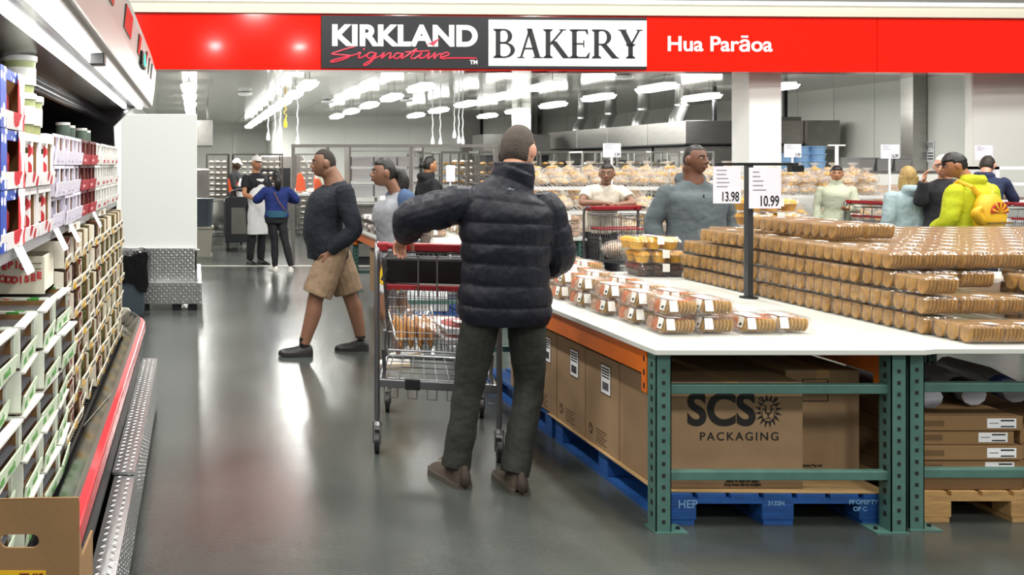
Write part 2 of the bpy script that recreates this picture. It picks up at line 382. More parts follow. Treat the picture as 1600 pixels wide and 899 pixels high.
# serif capitals
def serif_word(word, H):
    """roman capitals with thick stems, thin hairlines and wedge serifs; returns mesh and width"""
    mb = MB(); x = 0
    def quad(a, b, c, d): mb.prism([a, b, c, d], 0, .004, 'z')
    T, t_ = .15*H, .05*H
    def stem(cx, y0=0, y1=1, w=T, s=.12):
        quad((cx-w/2, y0*H), (cx+w/2, y0*H), (cx+w/2, y1*H), (cx-w/2, y1*H))
        for yy, dd in ((y0*H, 1), (y1*H, -1)):
            if s: mb.prism([(cx-w/2-s*H*.7, yy), (cx+w/2+s*H*.7, yy), (cx+w/2+s*H*.6, yy+dd*.04*H), (cx+w/2, yy+dd*.09*H), (cx-w/2, yy+dd*.09*H), (cx-w/2-s*H*.6, yy+dd*.04*H)], 0, .004, 'z')
    def diag(xa, ya, xb, yb, w): quad((xa-w/2, ya*H), (xa+w/2, ya*H), (xb+w/2, yb*H), (xb-w/2, yb*H))
    def serif(cx, yy, dd, w=.22): mb.prism([(cx-w*H/2, yy*H), (cx+w*H/2, yy*H), (cx+w*H/2-.02*H, yy*H+dd*.035*H), (cx-w*H/2+.02*H, yy*H+dd*.035*H)], 0, .004, 'z')
    def bowl(x0, y0, y1, r, w=T*.95):
        cy = (y0+y1)/2*H; ry = (y1-y0)/2*H; N = 12
        for i in range(N):
            a, b = -pi/2+pi*i/N, -pi/2+pi*(i+1)/N
            pt = lambda an, q: (x0+cos(an)*(r*H-q*w), cy+sin(an)*(ry-q*t_))
            quad(pt(a, 0), pt(b, 0), pt(b, 1), pt(a, 1))
        quad((x0-.18*H, y0*H), (x0+.01, y0*H), (x0+.01, y0*H+t_), (x0-.18*H, y0*H+t_)); quad((x0-.18*H, y1*H-t_), (x0+.01, y1*H-t_), (x0+.01, y1*H), (x0-.18*H, y1*H))
    for ch in word:
        if ch == 'B': stem(x+.14*H); bowl(x+.34*H, .5, 1, .27); bowl(x+.34*H, 0, .54, .36); x += .78*H
        elif ch == 'A': diag(x+.12*H, 0, x+.42*H, 1, .07*H); diag(x+.68*H, 0, x+.4*H, 1.02, .17*H); serif(x+.12*H, 0, 1, .25); serif(x+.68*H, 0, 1, .34); quad((x+.22*H, .3*H), (x+.58*H, .3*H), (x+.58*H, .355*H), (x+.22*H, .355*H)); x += .88*H
        elif ch == 'K': stem(x+.14*H); diag(x+.2*H, .45, x+.62*H, .97, .08*H); diag(x+.74*H, 0, x+.32*H, .58, .2*H); serif(x+.63*H, 1, -1, .24); serif(x+.76*H, 0, 1, .24); x += .88*H
        elif ch == 'E':
            stem(x+.14*H)
            for yy in (0, .475, .95): quad((x+.1*H, yy*H), (x+(.58 if yy != .475 else .46)*H, yy*H), (x+(.58 if yy != .475 else .46)*H, (yy+.05)*H), (x+.1*H, (yy+.05)*H))
            mb.prism([(x+.5*H, 0), (x+.62*H, 0), (x+.66*H, .2*H), (x+.63*H, .2*H)], 0, .004, 'z'); mb.prism([(x+.48*H, H), (x+.58*H, H), (x+.6*H, .82*H), (x+.57*H, .82*H)], 0, .004, 'z')
            mb.prism([(x+.44*H, .38*H), (x+.47*H, .38*H), (x+.47*H, .62*H), (x+.44*H, .62*H)], 0, .004, 'z'); x += .74*H
        elif ch == 'R': stem(x+.14*H); bowl(x+.34*H, .46, 1, .29); diag(x+.76*H, 0, x+.36*H, .5, .2*H); serif(x+.8*H, 0, 1, .2); x += .88*H
        elif ch == 'Y': stem(x+.4*H, 0, .5, T, .12); diag(x+.4*H, .44, x+.13*H, 1, .18*H); diag(x+.41*H, .45, x+.7*H, 1, .07*H); serif(x+.13*H, 1, -1, .3); serif(x+.7*H, 1, -1, .22); x += .8*H
    return mb, x
t, wd = serif_word('BAKERY', 45*k)
f = 236*k/wd; t.v = [((v[0]-wd/2)*f, v[1]-22.5*k, v[2]) for v in t.v]
sgpart('dark_serif_lettering', t.xf(SM(886, 69, .043)), SBLK)
t = text_mb('Hua Parāoa', 33*k, bold=.006, depth=.004)
xs = [v[0] for v in t.v]; f = 169*k/(max(xs)-min(xs)); cxm = (max(xs)+min(xs))/2
sgpart('white_lettering', MB().add([((v[0]-cxm)*f, v[1], v[2]) for v in t.v], t.f).xf(SM(1125, 70, .006)), SWHT)

# columns
struct('column_1', MB().box(8.50, 13.75, 0, 9.0, 14.2, CH), mat('column_white', 'f0f0ec', .5), bevel=.01)
struct('column_2', MB().box(8.62, 24, 0, 9.0, 24.4, CH), WHITE, bevel=.01)
struct('trim_5', MB().box(13.62, 17.0, 0, 13.88, 17.3, CH).box(13.6, 16.98, 1.9, 13.88, 17.0, 1.96), STEEL)
struct('trim_6', MB().box(9.15, 30.7, 0, 9.75, 30.98, CH), STEEL)
struct('trim_7', MB().box(9.85, 30.9, 0, 9.93, 30.98, CH), DARKM)
struct('trim_8', MB().box(11.2, 30.6, 0, 11.28, 30.9, CH).box(11.5, 30.6, 0, 11.58, 30.9, CH).box(11.8, 30.6, 0, 11.88, 30.9, CH), DSTEEL)
lw = MB()
for i in range(26): lw.box(1.75, 37.9, .8+i*.085, 3.0, 37.98, .86+i*.085)
struct('door_1', lw.box(1.6, 37.9, 0, 1.75, 37.98, 3.0).box(3.0, 37.9, 0, 3.0+.1, 37.98, 3.0), WHITE)

# bakery ceiling battens
def lamp_proto():
    r = empty('ceiling_light', label='white', cat='ceiling light')
    MB().box(-.11, -.52, -.055, .11, .52, 0).build('housing', WHITE, r, world=False, bevel=.01)
    MB().taper(-.15, -.55, -.13, .15, .55, -.055, .035).build('diffuser', LAMP, r, world=False, bevel=.006)
    MB().tube([(0, -.3, 0), (0, -.3, .14)], .008, 6).tube([(0, .3, 0), (0, .3, .14)], .008, 6).build('hanger', DSTEEL, r, world=False)
    return Proto(r)
LP = lamp_proto()
rows = [(-.12, [16.9, 19.3, 21.7, 24.1, 26.5]), (2.05, [16.4+2.2*i for i in range(9)]), (4.25, [16.9+2.5*i for i in range(5)]),
        (6.5, [16.6+2.45*i for i in range(5)]), (8.7, [16.9+2.45*i for i in range(5)]), (10.9, [16.9, 19.3])]
RN = ['leftmost', 'second', 'third', 'fourth', 'fifth', 'rightmost']
for i, (x, ys) in enumerate(rows):
    for j, y in enumerate(ys):
        LP.put((x, y, CH-.14), 0, f'lit white ceiling batten, {ORD[j]} from the sign in the {RN[i]} row of lights'.replace('second row', 'second row from left') if i else f'lit white ceiling batten, {ORD[j]} from the sign in the leftmost row of lights', 'battens on the bakery ceiling')
        area('batten_glow', (x, y, CH-.29), .28, .82, FIXTURE_POWER, (1, .99, .95))
# small ceiling fittings and hanging power leads
def lead(px, Y, z, name='hanging_power_lead', m=None, curly=False, lab=''):
    x = XG(px, Y); r = empty(name, (x, Y, z), label=lab, cat='cable', group='hanging leads')
    pts = [(x+.012*sin(q*1.9)+(.05*sin(q*2.2) if curly and q > 6 else 0), Y, CH-(CH-z)*q/12) for q in range(13)]
    MB().tube(pts, .012, 6).build('cord', m or PAPER, r, smooth=True)
    MB().tube([(x, Y, z+.12), (x, Y, z), (x, Y, z-.06)], [.02, .045, .035], 8).build('socket', m or PAPER, r, smooth=True)
YEL = mat('yellow_hose', 'd8b21c', .5)
for i, (px, pz, a) in enumerate([(419, 215, 0), (430, 228, 0), (438, 205, 0), (446, 195, 1), (465, 222, 0)]):
    lead(px, 19.5, P(px, pz, 19.5).z, lab=('yellow curly air hose hanging beside white leads' if a else f'white power lead hanging over the dough area, {ORD[i]} from the left'), m=YEL if a else None, curly=bool(a))
for i, (px, pz) in enumerate([(676, 222), (688, 224), (710, 212), (717, 220), (723, 222)]):
    lead(px, 20.5, P(px, pz, 20.5).z, lab=f'white power lead hanging above the bread racks, {ORD[i]} from the left')
for i, (px, py) in enumerate([(512, 160), (635, 158), (383, 148), (975, 122), (1065, 165)]):
    H_ = CH-CAMH-.06; Y = H_*F/(VY-py)
    r = MB().lathe([(.05, -.02), (.16, 0), (.16, .05), (.05, .07)], (XG(px, Y), Y, CH-.07), 14).build('ceiling_detector', PAPER, smooth=True)
    tag(r, f'small round white ceiling fitting between the battens, {ORD[i]} from the left', 'detector', 'ceiling fittings')
# ================================================================ LEFT REFRIGERATED CASE
CY0, CY1 = 2.32, 6.15
case = empty('refrigerated_case', (-.75, CY0, 0), label='long open refrigerated display case with red bumper and lit canopy', cat='display case')
def cp(name, mb, m, **k): return mb.build(name, m, case, **k)
TREAD_TOP = TREAD_X = TREAD_Y = mat('tread_plate', 'b4b6b6', .3, .92, bump=.03, bscale=60)
BSTEEL = mat('case_steel', 'a8a8a8', .18, 1)
mb = MB().box(-1.3, CY0, .12, -.40, CY1, .40)
cp('base_cabinet', mb, DARKM)
g = MB().box(-.56, CY0, .42, -.49, CY1, .455)
for i in range(95): y = CY0+.02+i*.04; g.box(-.555, y, .455, -.50, y+.012, .462)
cp('deck_grille', g, BLACK)
# sloping steel inner lip, bull-nosed at the far end
nose = lambda y: 0 if y < CY1-.35 else .10*((y-CY1+.35)/.35)**2
def strip(poly_f, ys, m, name, **k):
    rings = [[(p[0]-nose(y), y, p[1]) for p in poly_f] for y in ys]
    return cp(name, MB().loft(rings), m, **k)
YS = [CY0+i*(CY1-CY0)/24 for i in range(25)]
YS2 = [CY0, CY1-.4, CY1-.3, CY1-.2, CY1-.1, CY1]
strip([(-.49, .44), (-.365, .585), (-.355, .575), (-.48, .43)], YS2, BSTEEL, 'steel_lip')
cp('lip_joint', MB().add([(-.488, 3.9, .447), (-.366, 3.9, .589), (-.366, 3.93, .589), (-.488, 3.93, .447)], [(0, 1, 2, 3)]), mat('light_strip', 'd8d8d4', .4))
strip([(-.368, .585), (-.360, .589), (-.352, .575), (-.36, .56)], YS2, mat('nosing', 'a8a49c', .3, .8), 'nosing', smooth=True)
strip([(-.36, .575), (-.325, .565), (-.318, .52), (-.36, .50)], YS2, mat('bumper_red', 'c4202e', .22, coat=.6), 'bumper', bevel=.006)
strip([(-.36, .50), (-.338, .50), (-.342, .455), (-.36, .455)], YS2, mat('bumper_channel', '7a3038', .3), 'bumper_channel')
strip([(-.36, .455), (-.335, .455), (-.35, .31), (-.40, .31)], YS2, DARKM, 'kick_panel')
cp('far_lip', MB().prism([(-.85, .12), (-.36, .12), (-.43, .56), (-.46, .60), (-.85, .62)], CY1, CY1+.03, 'y'), mat('end_cream', 'd9d3c4', .4))
# canopy
CYa = 1.25
cp('back_liner', MB().box(-1.32, CYa, .4, -1.25, CY1+.1, 2.3), mat('black_liner', '1b1719', .25, bump=.6, bscale=3, stretch=(1, .7, 2.4)))
LIN = mat('glossy_black', '131114', .15, bump=.25, bscale=4, stretch=(1, .4, 2))
cp('canopy_underside', MB().prism([(-1.25, 1.80), (-.9, 1.90), (-.62, 1.96), (-.62, 2.02), (-1.25, 2.02)], CYa, CY1, 'y'), LIN)
cp('canopy_rail', MB().tube([(-.70, CYa, 1.93), (-.70, CY1, 1.93)], .03, 12), mat('purple_black', '2b2429', .15, .3), smooth=True)
cp('end_panel', MB().prism([(-1.25, .4), (-.56, .4), (-.54, 1.4), (-.56, 1.85), (-.44, 1.97), (-.35, 2.0), (-1.25, 2.05)], CY1, CY1+.05, 'y'), LIN)
mb = MB().prism([(-.47, 1.985), (-.375, 1.985), (-.375, 2.0), (-.47, 2.0)], CYa, CY1, 'y')
mm = mat('perforated_mirror', '4a4b50', .2, .9); cp('mirror_panel', mb, mm)
cp('led_strip', MB().box(-.492, CYa, 1.972, -.470, CY1-.03, 1.99), LED)
cp('led_strip', MB().box(-.392, CYa, 1.968, -.362, CY1-.03, 1.99), LED)
for lx in (-.481, -.377):
    area('case_strip_glow', (lx, (CYa+CY1)/2, 1.96), .03, CY1-CYa, 15, (1, .97, .92), (0, -.5, 0))
cp('inner_rail', MB().prism([(-.62, 1.96), (-.492, 1.975), (-.492, 2.0), (-.62, 2.0)], CYa, CY1, 'y'), mat('rail_grey', '3a3536', .25, .5))
cp('valance', MB().prism([(-.362, 1.985), (-.31, 1.97), (-.295, 1.985), (-.28, 2.09), (-.268, 2.22), (-.30, 2.34), (-.62, 2.4), (-.62, 2.0), (-.36, 2.0)], CYa, CY1, 'y'), mat('valance_silver', 'b4b0aa', .33, .35), bevel=.012)
for y0, y1 in ((2.55, 3.0), (3.45, 3.8), (4.25, 4.4), (4.9, 5.0), (5.2, 5.3), (5.5, 5.6)):
    cp('valance_badge', MB().prism([(-.2785, 2.12), (-.2685, 2.21), (-.262, 2.21), (-.272, 2.12)], y0, y1, 'y'), mat('badge_grey', '6d6a66', .15, .8))
cp('display', MB().box(-.286, 4.47, 2.09, -.262, 4.75, 2.16), BLACK)
cp('green_display', text_mb('-2', .075, .004, depth=.002).xf(east_m(-.258, 4.61, 2.125)), mat('green_led', (.05, .8, .5), .5, emit=3))
cp('wiring_clip', MB().box(-.36, 3.05, 1.93, -.31, 3.12, 1.97).box(-.355, 3.14, 1.94, -.32, 3.20, 1.965), BLACK, bevel=.004)
SHZ = 1.345
cp('shelf', MB().box(-1.2, CY0, SHZ-.02, -.56, CY1-.02, SHZ), DSTEEL)
cp('price_rail', MB().prism([(-.56, SHZ-.035), (-.545, SHZ-.04), (-.53, SHZ+.02), (-.545, SHZ+.022)], CY0, CY1-.02, 'y'), clear('rail_plastic', amount=.5, milk=(.75, .74, .78)))
for i, y in enumerate((2.62, 3.35, 3.72, 4.6)):
    cp('shelf_ticket', MB().add([(-.53, y, SHZ+.0), (-.53, y+.12, SHZ+.0), (-.49, y+.12, SHZ-.08), (-.49, y, SHZ-.08)], [(0, 1, 2, 3)]).add([(-.531, y, SHZ+.001), (-.531, y+.12, SHZ+.001), (-.491, y+.12, SHZ-.081), (-.491, y, SHZ-.081)], [(3, 2, 1, 0)]), PAPER)
cp('shelf_bracket', MB().box(-1.25, 2.4, .5, -1.22, 2.44, 1.8).box(-1.25, 5.9, .5, -1.22, 5.94, 1.8), DSTEEL)
# tread-plate kerb in front of the case
kb = empty('kerb_guard', (-.29, 2.4, 0), label='aluminium tread plate kerb guard along the refrigerated case', cat='kerb guard')
tread(tread(MB().box(-.335, 1.9, .285, -.25, 3.72, .297).box(-.345, 3.72, .30, -.25, 5.9, .312), (-.33, 1.9, .297), (0, 1, 0), (1, 0, 0), (0, 0, 1), 1.82, .075, 0, .026), (-.34, 3.72, .312), (0, 1, 0), (1, 0, 0), (0, 0, 1), 2.16, .085, 0, .026).build('top_plate', TREAD_TOP, kb)
tread(MB().box(-.256, 1.9, .04, -.25, 3.72, .285).box(-.256, 3.72, .045, -.25, 5.9, .30), (-.25, 1.9, .045), (0, 1, 0), (0, 0, 1), (1, 0, 0), 4.0, .24, 0, .026).build('side_plate', TREAD_X, kb)
MB().box(-.335, 5.88, .04, -.256, 5.9, .30).build('end_plate', TREAD_Y, kb)
f_ = MB()
for y in (1.95, 2.9, 3.7, 4.6, 5.6): f_.box(-.33, y, 0, -.262, y+.12, .06)
f_.build('foot', DARKM, kb)

# --------------- display trays in the case
def pattern_mat(name, base, spots, stars=False):
    """printed card: base colour with blobs of other colours"""
    if name in MATS: return MATS[name]
    m = mat(name, base, .5); nt = m.node_tree; L = nt.links.new; b = nt.nodes['Principled BSDF']
    tc = nt.nodes.new('ShaderNodeTexCoord'); prev = None; col0 = hexc(base)
    for i, (c, sc_, th) in enumerate(spots):
        v = nt.nodes.new('ShaderNodeTexVoronoi'); v.inputs['Scale'].default_value = sc_; v.inputs['Randomness'].default_value = .8
        mp = nt.nodes.new('ShaderNodeMapping'); mp.inputs['Location'].default_value = (i*3.3, i*1.7, i*.9); L(tc.outputs['Object'], mp.inputs[0]); L(mp.outputs[0], v.inputs['Vector'])
        lt = nt.nodes.new('ShaderNodeMath'); lt.operation = 'LESS_THAN'; lt.inputs[1].default_value = th; L(v.outputs['Distance'], lt.inputs[0])
        mx = nt.nodes.new('ShaderNodeMix'); mx.data_type = 'RGBA'; L(lt.outputs[0], mx.inputs['Factor'])
        if prev: L(prev, mx.inputs[6])
        else: mx.inputs[6].default_value = col0
        mx.inputs[7].default_value = hexc(c); prev = mx.outputs[2]
    L(prev, b.inputs['Base Color']); return m

def tray(name, W, D, H, lip, outer, inner, front, product, top=0, cols=1, side=None):
    """open fronted shelf tray; local: x toward the aisle (front at x=0), y width, z up"""
    r = empty(name, cat='display tray'); t = .005; ms = side or outer
    b = MB().box(-D, 0, 0, 0, W, t, 1).box(-D, 0, 0, -D+t, W, H, 1)
    for y in (0, W-t):
        b.prism([(-D, 0), (0, 0), (0, H*.96), (-.03, H), (-D, H)], y, y+t, 'y', 0)
    for c in range(1, cols):
        y = W*c/cols; b.prism([(-.012, 0), (0, 0), (0, H*.97), (-.012, H)], y-.012, y+.012, 'y', 0)
    b.box(-D+t, t, t, -.01, t+.001, H*.95, 1).box(-D+t, W-t-.001, t, -.01, W-t, H*.95, 1)
    if top: b.box(-t, 0, H-top, 0, W, H, 0)
    b.build('carton', [ms, CARDIN], r, world=False)
    MB().prism([(0, 0), (.004, 0), (.006+lip*.12, lip), (lip*.12, lip)], 0.001, W-.001, 'y').build('front_lip', front, r, world=False)
    product(r, W, D, H, lip); return r
def jar(mb, x, y, z, r, h, lid=1, body=0):
    mb.lathe([(r*.9, 0), (r, .006), (r, h*.78), (r*.85, h*.82)], (x, y, z), 12, body); mb.lathe([(r*.95, h*.82), (r*.98, h*.84), (r*.98, h), (r*.9, h)], (x, y, z), 12, lid)
def prod_jars(col, lid, n=3, name='jar', lab=None):
    def f(r, W, D, H, lip):
        for i in range(n):
            a = MB(); rr = min(W/n*.46, .05)
            jar(a, -rr-.012, W*(i+.5)/n, .006, rr, H*.86)
            if lab: a.lathe([(rr*1.01, H*.2), (rr*1.01, H*.6)], (-rr-.012, W*(i+.5)/n, .006), 12, 2, cap=False)
            a.build(name, [col, lid]+([lab] if lab else []), r, smooth=True, world=False)
    return f
def prod_tubs(col, lid, n=2):
    def f(r, W, D, H, lip):
        for i in range(n):
            z = .006+i*(H-.02)/n; hh = (H-.02)/n
            MB().taper(-D*.8, .012, z, -.014, W-.012, z+hh*.75, .012, 0).box(-D*.82, .008, z+hh*.75, -.008, W-.008, z+hh*.84, 1).build('tub', [col, lid], r, world=False)
    return f
def prod_bag(col, n=2):
    def f(r, W, D, H, lip):
        for i in range(n): MB().ball((-.07, W*(i+.5)/n, H*.45), (.05, W/n*.42, H*.42), 10).build('pouch', col, r, smooth=True, world=False)
    return f
GP = pattern_mat('vegetable_print', 'e9efe2', [('9a9c98', 11, .3), ('3f9a3a', 9, .34), ('c8502a', 7, .30)])
GPF = mat('pale_green_card', 'cddcc2', .6)
OL = mat('olive_jar', '4a4a22', .25, vary=.3, vscale=30); OLD = mat('dark_jar', '3a241a', .25, vary=.3, vscale=30)
WL = mat('white_lid', 'e4e4de', .4); YC = mat('cream_card', 'ece6d2', .6)
GREYTUB = mat('grey_tub', '5c5e62', .25); TUBD = mat('brown_tub', '54382a', .4, vary=.2)
RB = pattern_mat('berry_print', 'f0ecec', [('c22a34', 12, .36)]); RBC = pattern_mat('wave_print', 'f4f0f0', [('dc2c38', 6, .45)])
BLU = pattern_mat('star_print', '2448a8', [('f0f4fa', 24, .36)]); LAV = mat('lavender_card', 'dcd8e6', .5); LAV2 = mat('lavender_shade', 'bdb6cc', .5)
REDC = mat('red_card', 'a62632', .5); DRED = mat('maroon_card', '5c1820', .5)
LBL = mat('white_label', 'efefe8', .5)
def mark(r, x, y0, z0, y1, z1, m, name='print'):
    MB().box(x, y0, z0, x+.002, y1, z1).build(name, m, r, world=False)

# lower bank, near: white and green vegetable trays
def green_proto():
    r = tray('vegetable_tray', .27, .34, .125, .05, GP, CARDIN, GPF, prod_tubs(TUBD, GREYTUB), cols=1)
    r2 = text_mb('snack', .03, .001, depth=.0005, align='LEFT').xf(east_m(.011, .11, .025)).build('print', mat('print_green', '5e9a52', .6), r, world=False)
    MB().prism([(.03, .008), (.07, .008), (.065, .028), (.055, .02), (.05, .038), (.045, .02), (.035, .028)], .0075, .009, 'x').build('print', MATS['print_green'], r, world=False)
    MB().box(-.02, 0, .118, .012, .27, .125).build('top_edge', WL, r, world=False)
    return Proto(r)
G = green_proto(); rr = random.Random(3)
base = .465
for c in range(4):
    y = 2.33+c*.29; n = (5, 5, 5, 5)[c]
    for q in range(n):
        dx = .012*c+rr.uniform(-.014, .014)
        G.put((-.525+dx, y, base+q*.131), rr.uniform(-.05, .05), f'white and green vegetable print tray, stack {ORD[c]} from the near end, {ORD[q]} from the bottom', 'vegetable print trays in the lower bank')
# big white carton lid standing on the near stacks
ep = empty('snack_carton', (-.8, 3.4, base+5*.131), .0, 'large white carton with red rounded lettering on top of the near stacks', 'carton')
zz = base+5*.131+.001
MB().box(-1.05, 3.24, zz, -.545, 3.25, zz+.135).box(-1.05, 3.25, zz, -1.04, 3.46, zz+.135).box(-.555, 3.25, zz, -.545, 3.46, zz+.135).box(-1.05, 3.25, zz, -.545, 3.46, zz+.01).box(-1.05, 3.45, zz, -.545, 3.46, zz+.135).build('carton', YC, ep)
a = math.pi
for i, chh in enumerate('EPIC'): text_mb(chh, .035, .002, depth=.0005).xf(front_m(-.69+i*.022, 3.238, zz+.100+(.005 if i in (1, 2) else 0))).build('print', mat('print_red', 'd8484a', .6), ep)
for i, chh in enumerate('FOODDISEE'): text_mb(chh, .034, .002, depth=.0005).xf(front_m(-.74+i*.022, 3.238, zz+.066-.016*(1-((i-4)/4)**2))).build('print', MATS['print_red'], ep)
MB().box(-.59, 3.237, zz+.11, -.555, 3.239, zz+.112).box(-.59, 3.237, zz+.09, -.555, 3.239, zz+.092).build('print', BROWNINK, ep)

# lower bank, far: cream jar trays, ten columns tall to the shelf
def cream_proto(k, colj, side):
    r = tray('jar_tray', .235, .30, .112, .043, side, CARDIN, YC, prod_jars(colj, OLD if k == 0 else OL, 3), cols=1)
    MB().box(.0085, .004, .004, .0095, .06, .04).build('print', mat('mustard_print', 'd6a52a', .5), r, world=False)
    for q in range(3): MB().lathe([(.010, 0), (.010, .001)], (.0096, .09+q*.04, .026), 10, 0, 'x').build('print', INK if k else BROWNINK, r, world=False)
    return Proto(r)
CPr = [cream_proto(0, OLD, pattern_mat('maroon_print', 'efe8da', [('8a2a2a', 6, .34)])), cream_proto(1, OL, YC)]
for c in range(10):
    y = 3.52+c*.253; kind = 0 if c in (0, 1, 4) else 1
    for q in range(7):
        dx = .05*(c/10)+rr.uniform(-.012, .012)
        CPr[kind].put((-.52+dx*.6, y, base+q*.1185), rr.uniform(-.05, .05), f'cream tray of {"dark red" if kind == 0 else "olive"} jars, column {ORD[c]} from the vegetable trays, {ORD[q]} from the bottom', 'cream jar trays in the lower bank')
# flat white cartons lying on top of those stacks
fc = empty('flat_carton', cat='carton')
MB().box(-.34, 0, 0, 0, .24, .035).build('carton', WL, fc, world=False)
MB().box(-.02, .09, .005, .001, .15, .028).build('hand_hole', CARD2, fc, world=False)
FCp = Proto(fc)
for c in range(8):
    FCp.put((-.56+rr.uniform(-.02, .02), 3.54+c*.3, base+7*.1185+.002), rr.uniform(-.12, .12), f'flat white carton just under the shelf, {ORD[c]} from the near end', 'flat cartons under the shelf')

# upper shelf
def up(proto, y0, W, H, ncol, nrow, lab, grp, x=-.53):
    for c in range(ncol):
        for q in range(nrow):
            proto.put((x+rr.uniform(-.008, .008), y0+c*(W+.008), SHZ+.001+q*(H+.003)), 0, f'{lab}, {ORD[c]} along, {ORD[q]} up' if ncol > 1 else f'{lab}, {ORD[q]} up', grp)
PEN = mat('candy_red', 'c23a3a', .4, vary=.4, vscale=60)
s1 = tray('snack_tray', .34, .3, .17, .05, BLU, CARDIN, RBC, prod_bag(PEN, 2), top=.03, cols=1)
MB().prism([(0, 0), (.075, 0), (.075, .17), (0, .17)], .006, .0085, 'x').build('printed_side', BLU, s1, world=False)
MB().prism([(.25, 0), (.34, 0), (.34, .17), (.25, .17)], .006, .0085, 'x').build('printed_side', RBC, s1, world=False)
up(Proto(s1), 2.42, .34, .17, 1, 3, 'blue starred tray with red blobs on the upper shelf', 'starred snack trays')
s2 = tray('olive_tray', .26, .3, .17, .045, RB, CARDIN, RB, prod_jars(OL, WL, 2, 'tub', LBL), top=.025, cols=2)
up(Proto(s2), 2.78, .26, .17, 2, 2, 'white tray with red berry print on the upper shelf', 'berry print trays')
s3 = tray('lavender_tray', .26, .3, .118, .055, LAV, LAV, LAV, prod_bag(LAV2, 2), top=.012, cols=2)
MB().box(.0075, .05, .015, .0085, .1, .03).box(.0075, .16, .015, .0085, .22, .02).build('print', LAV2, s3, world=False)
LVp = Proto(s3); up(LVp, 3.34, .26, .118, 3, 3, 'lavender white tray on the upper shelf', 'lavender trays')
s4 = tray('red_tray', .28, .3, .118, .05, DRED, DRED, REDC, prod_bag(mat('brown_pouch', '6a3426', .4, vary=.3, vscale=40), 2), top=.012, cols=2)
MB().box(.0065, .04, .015, .0085, .12, .035).build('print', mat('pink_print', 'd88a8e', .5), s4, world=False)
up(Proto(s4), 4.16, .28, .118, 2, 3, 'dark red snack tray on the upper shelf', 'dark red trays')
s5 = tray('pale_tray', .25, .3, .118, .05, WL, LAV, WL, prod_jars(GREYTUB, WL, 2), top=.012, cols=2)
MB().box(.0075, .05, .012, .0085, .15, .03).build('print', REDC, s5, world=False)
up(Proto(s5), 4.76, .25, .118, 5, 3, 'pale tray with dark red print near the far shelf end', 'pale trays')
# things on top of the upper trays
tub = empty('white_tub', cat='tub')
a = MB(); a.lathe([(.052, 0), (.06, .11), (.06, .115)], n=20, m=0); a.lathe([(.0605, .03), (.0612, .09)], n=20, m=1, cap=False)
a.build('body', [mat('green_tub', 'a8b07a', .4), LBL], tub, world=False, smooth=True)
MB().lathe([(.064, .112), (.066, .116), (.066, .13), (.06, .134)], n=20).build('lid', WL, tub, world=False, smooth=True)
TP = Proto(tub)
for i, (x, y, q) in enumerate([(-.60, 3.02, 0), (-.60, 3.16, 0), (-.61, 3.09, 1), (-.62, 3.28, 0), (-.78, 3.1, 0)]):
    TP.put((x, y, SHZ+.35+q*.136), 0, f'white lidded tub of green olives atop the berry trays, {ORD[i]} of the cluster', 'olive tubs')
cc = empty('open_carton', (-.6, 2.6, SHZ+.52), 0, 'brown open carton end beside the olive tubs', 'carton')
MB().box(-.86, 2.87, SHZ+.355, -.58, 2.88, SHZ+.50).box(-.86, 2.88, SHZ+.355, -.85, 2.92, SHZ+.50).build('carton', CARD2, cc)
jr = empty('glass_jar', cat='jar'); a = MB(); jar(a, 0, 0, 0, .035, .075)
a.build('body', [mat('dark_green_jar', '5a6a60', .2), WL], jr, world=False, smooth=True); JP = Proto(jr)
for i in range(4): JP.put((-.62-.02*(i % 2), 4.2+i*.33, SHZ+.366), 0, f'lidded jar standing on top of the far trays, {ORD[i]} from the near side', 'jars on the far trays')

# --------------- carton in the near left corner
bx = empty('handled_carton', (-.45, 2.1, 0), 0, 'tall brown carton with a hand hole and yellow label at the corner', 'carton')
X0, X1, Y0, Y1 = -.80, -.256, 1.98, 2.24
mb = MB(); zt = .853
# front panel with rounded slot
sx0, sx1, sz0, sz1 = -.430, -.345, .742, .772
mb.box(X0, Y0, .02, X1, Y0+.006, sz0).box(X0, Y0, sz1, X1, Y0+.006, zt-.012).box(X0, Y0, sz0, sx0, Y0+.006, sz1).box(sx1, Y0, sz0, X1, Y0+.006, sz1)
mb.prism([(X0, zt-.012), (X1, zt-.012), (X1-.002, zt), (X1-.1, zt-.001), (X0, zt-.016)], Y0, Y0+.006, 'y')
for sx, sg_ in ((sx0, 1), (sx1, -1)):
    for zc, up_ in ((sz0, 1), (sz1, -1)):
        mb.prism([(sx, zc), (sx+sg_*.012, zc), (sx+sg_*.004, zc+up_*.004), (sx, zc+up_*.012)], Y0, Y0+.006, 'y')
mb.build('front_panel', CARD2, bx)
MB().prism([(Y0+.006, .02), (Y1, .02), (Y1, .675), (Y0+.05, .70), (Y0+.02, .76), (Y0+.006, .775)], X1-.006, X1, 'x').box(X0, Y1-.006, .02, X1-.006, Y1, .5).box(X0, Y0+.006, .02, X1-.006, Y1-.006, .03).build('side_panels', CARD2, bx)
MB().box(-.45, Y0-.0015, .56, -.33, Y0, .692).build('yellow_label', mat('yellow_label', 'e2b41c', .6), bx)
MR = mat('label_maroon', '7a2a1a', .6)
text_mb('THIS', .026, .0008, depth=.0005).xf(front_m(-.361, Y0-.0025, .676)).build('print', MR, bx)
for q in (0, 1): MB().prism([(-.413+q*.017, .655), (-.399+q*.017, .655), (-.406+q*.017, .678)], Y0-.003, Y0-.0015, 'y').build('print', MR, bx)
text_mb('SIDE UP', .02, .0008, depth=.0005).xf(front_m(-.375, Y0-.0025, .63)).build('print', MR, bx)

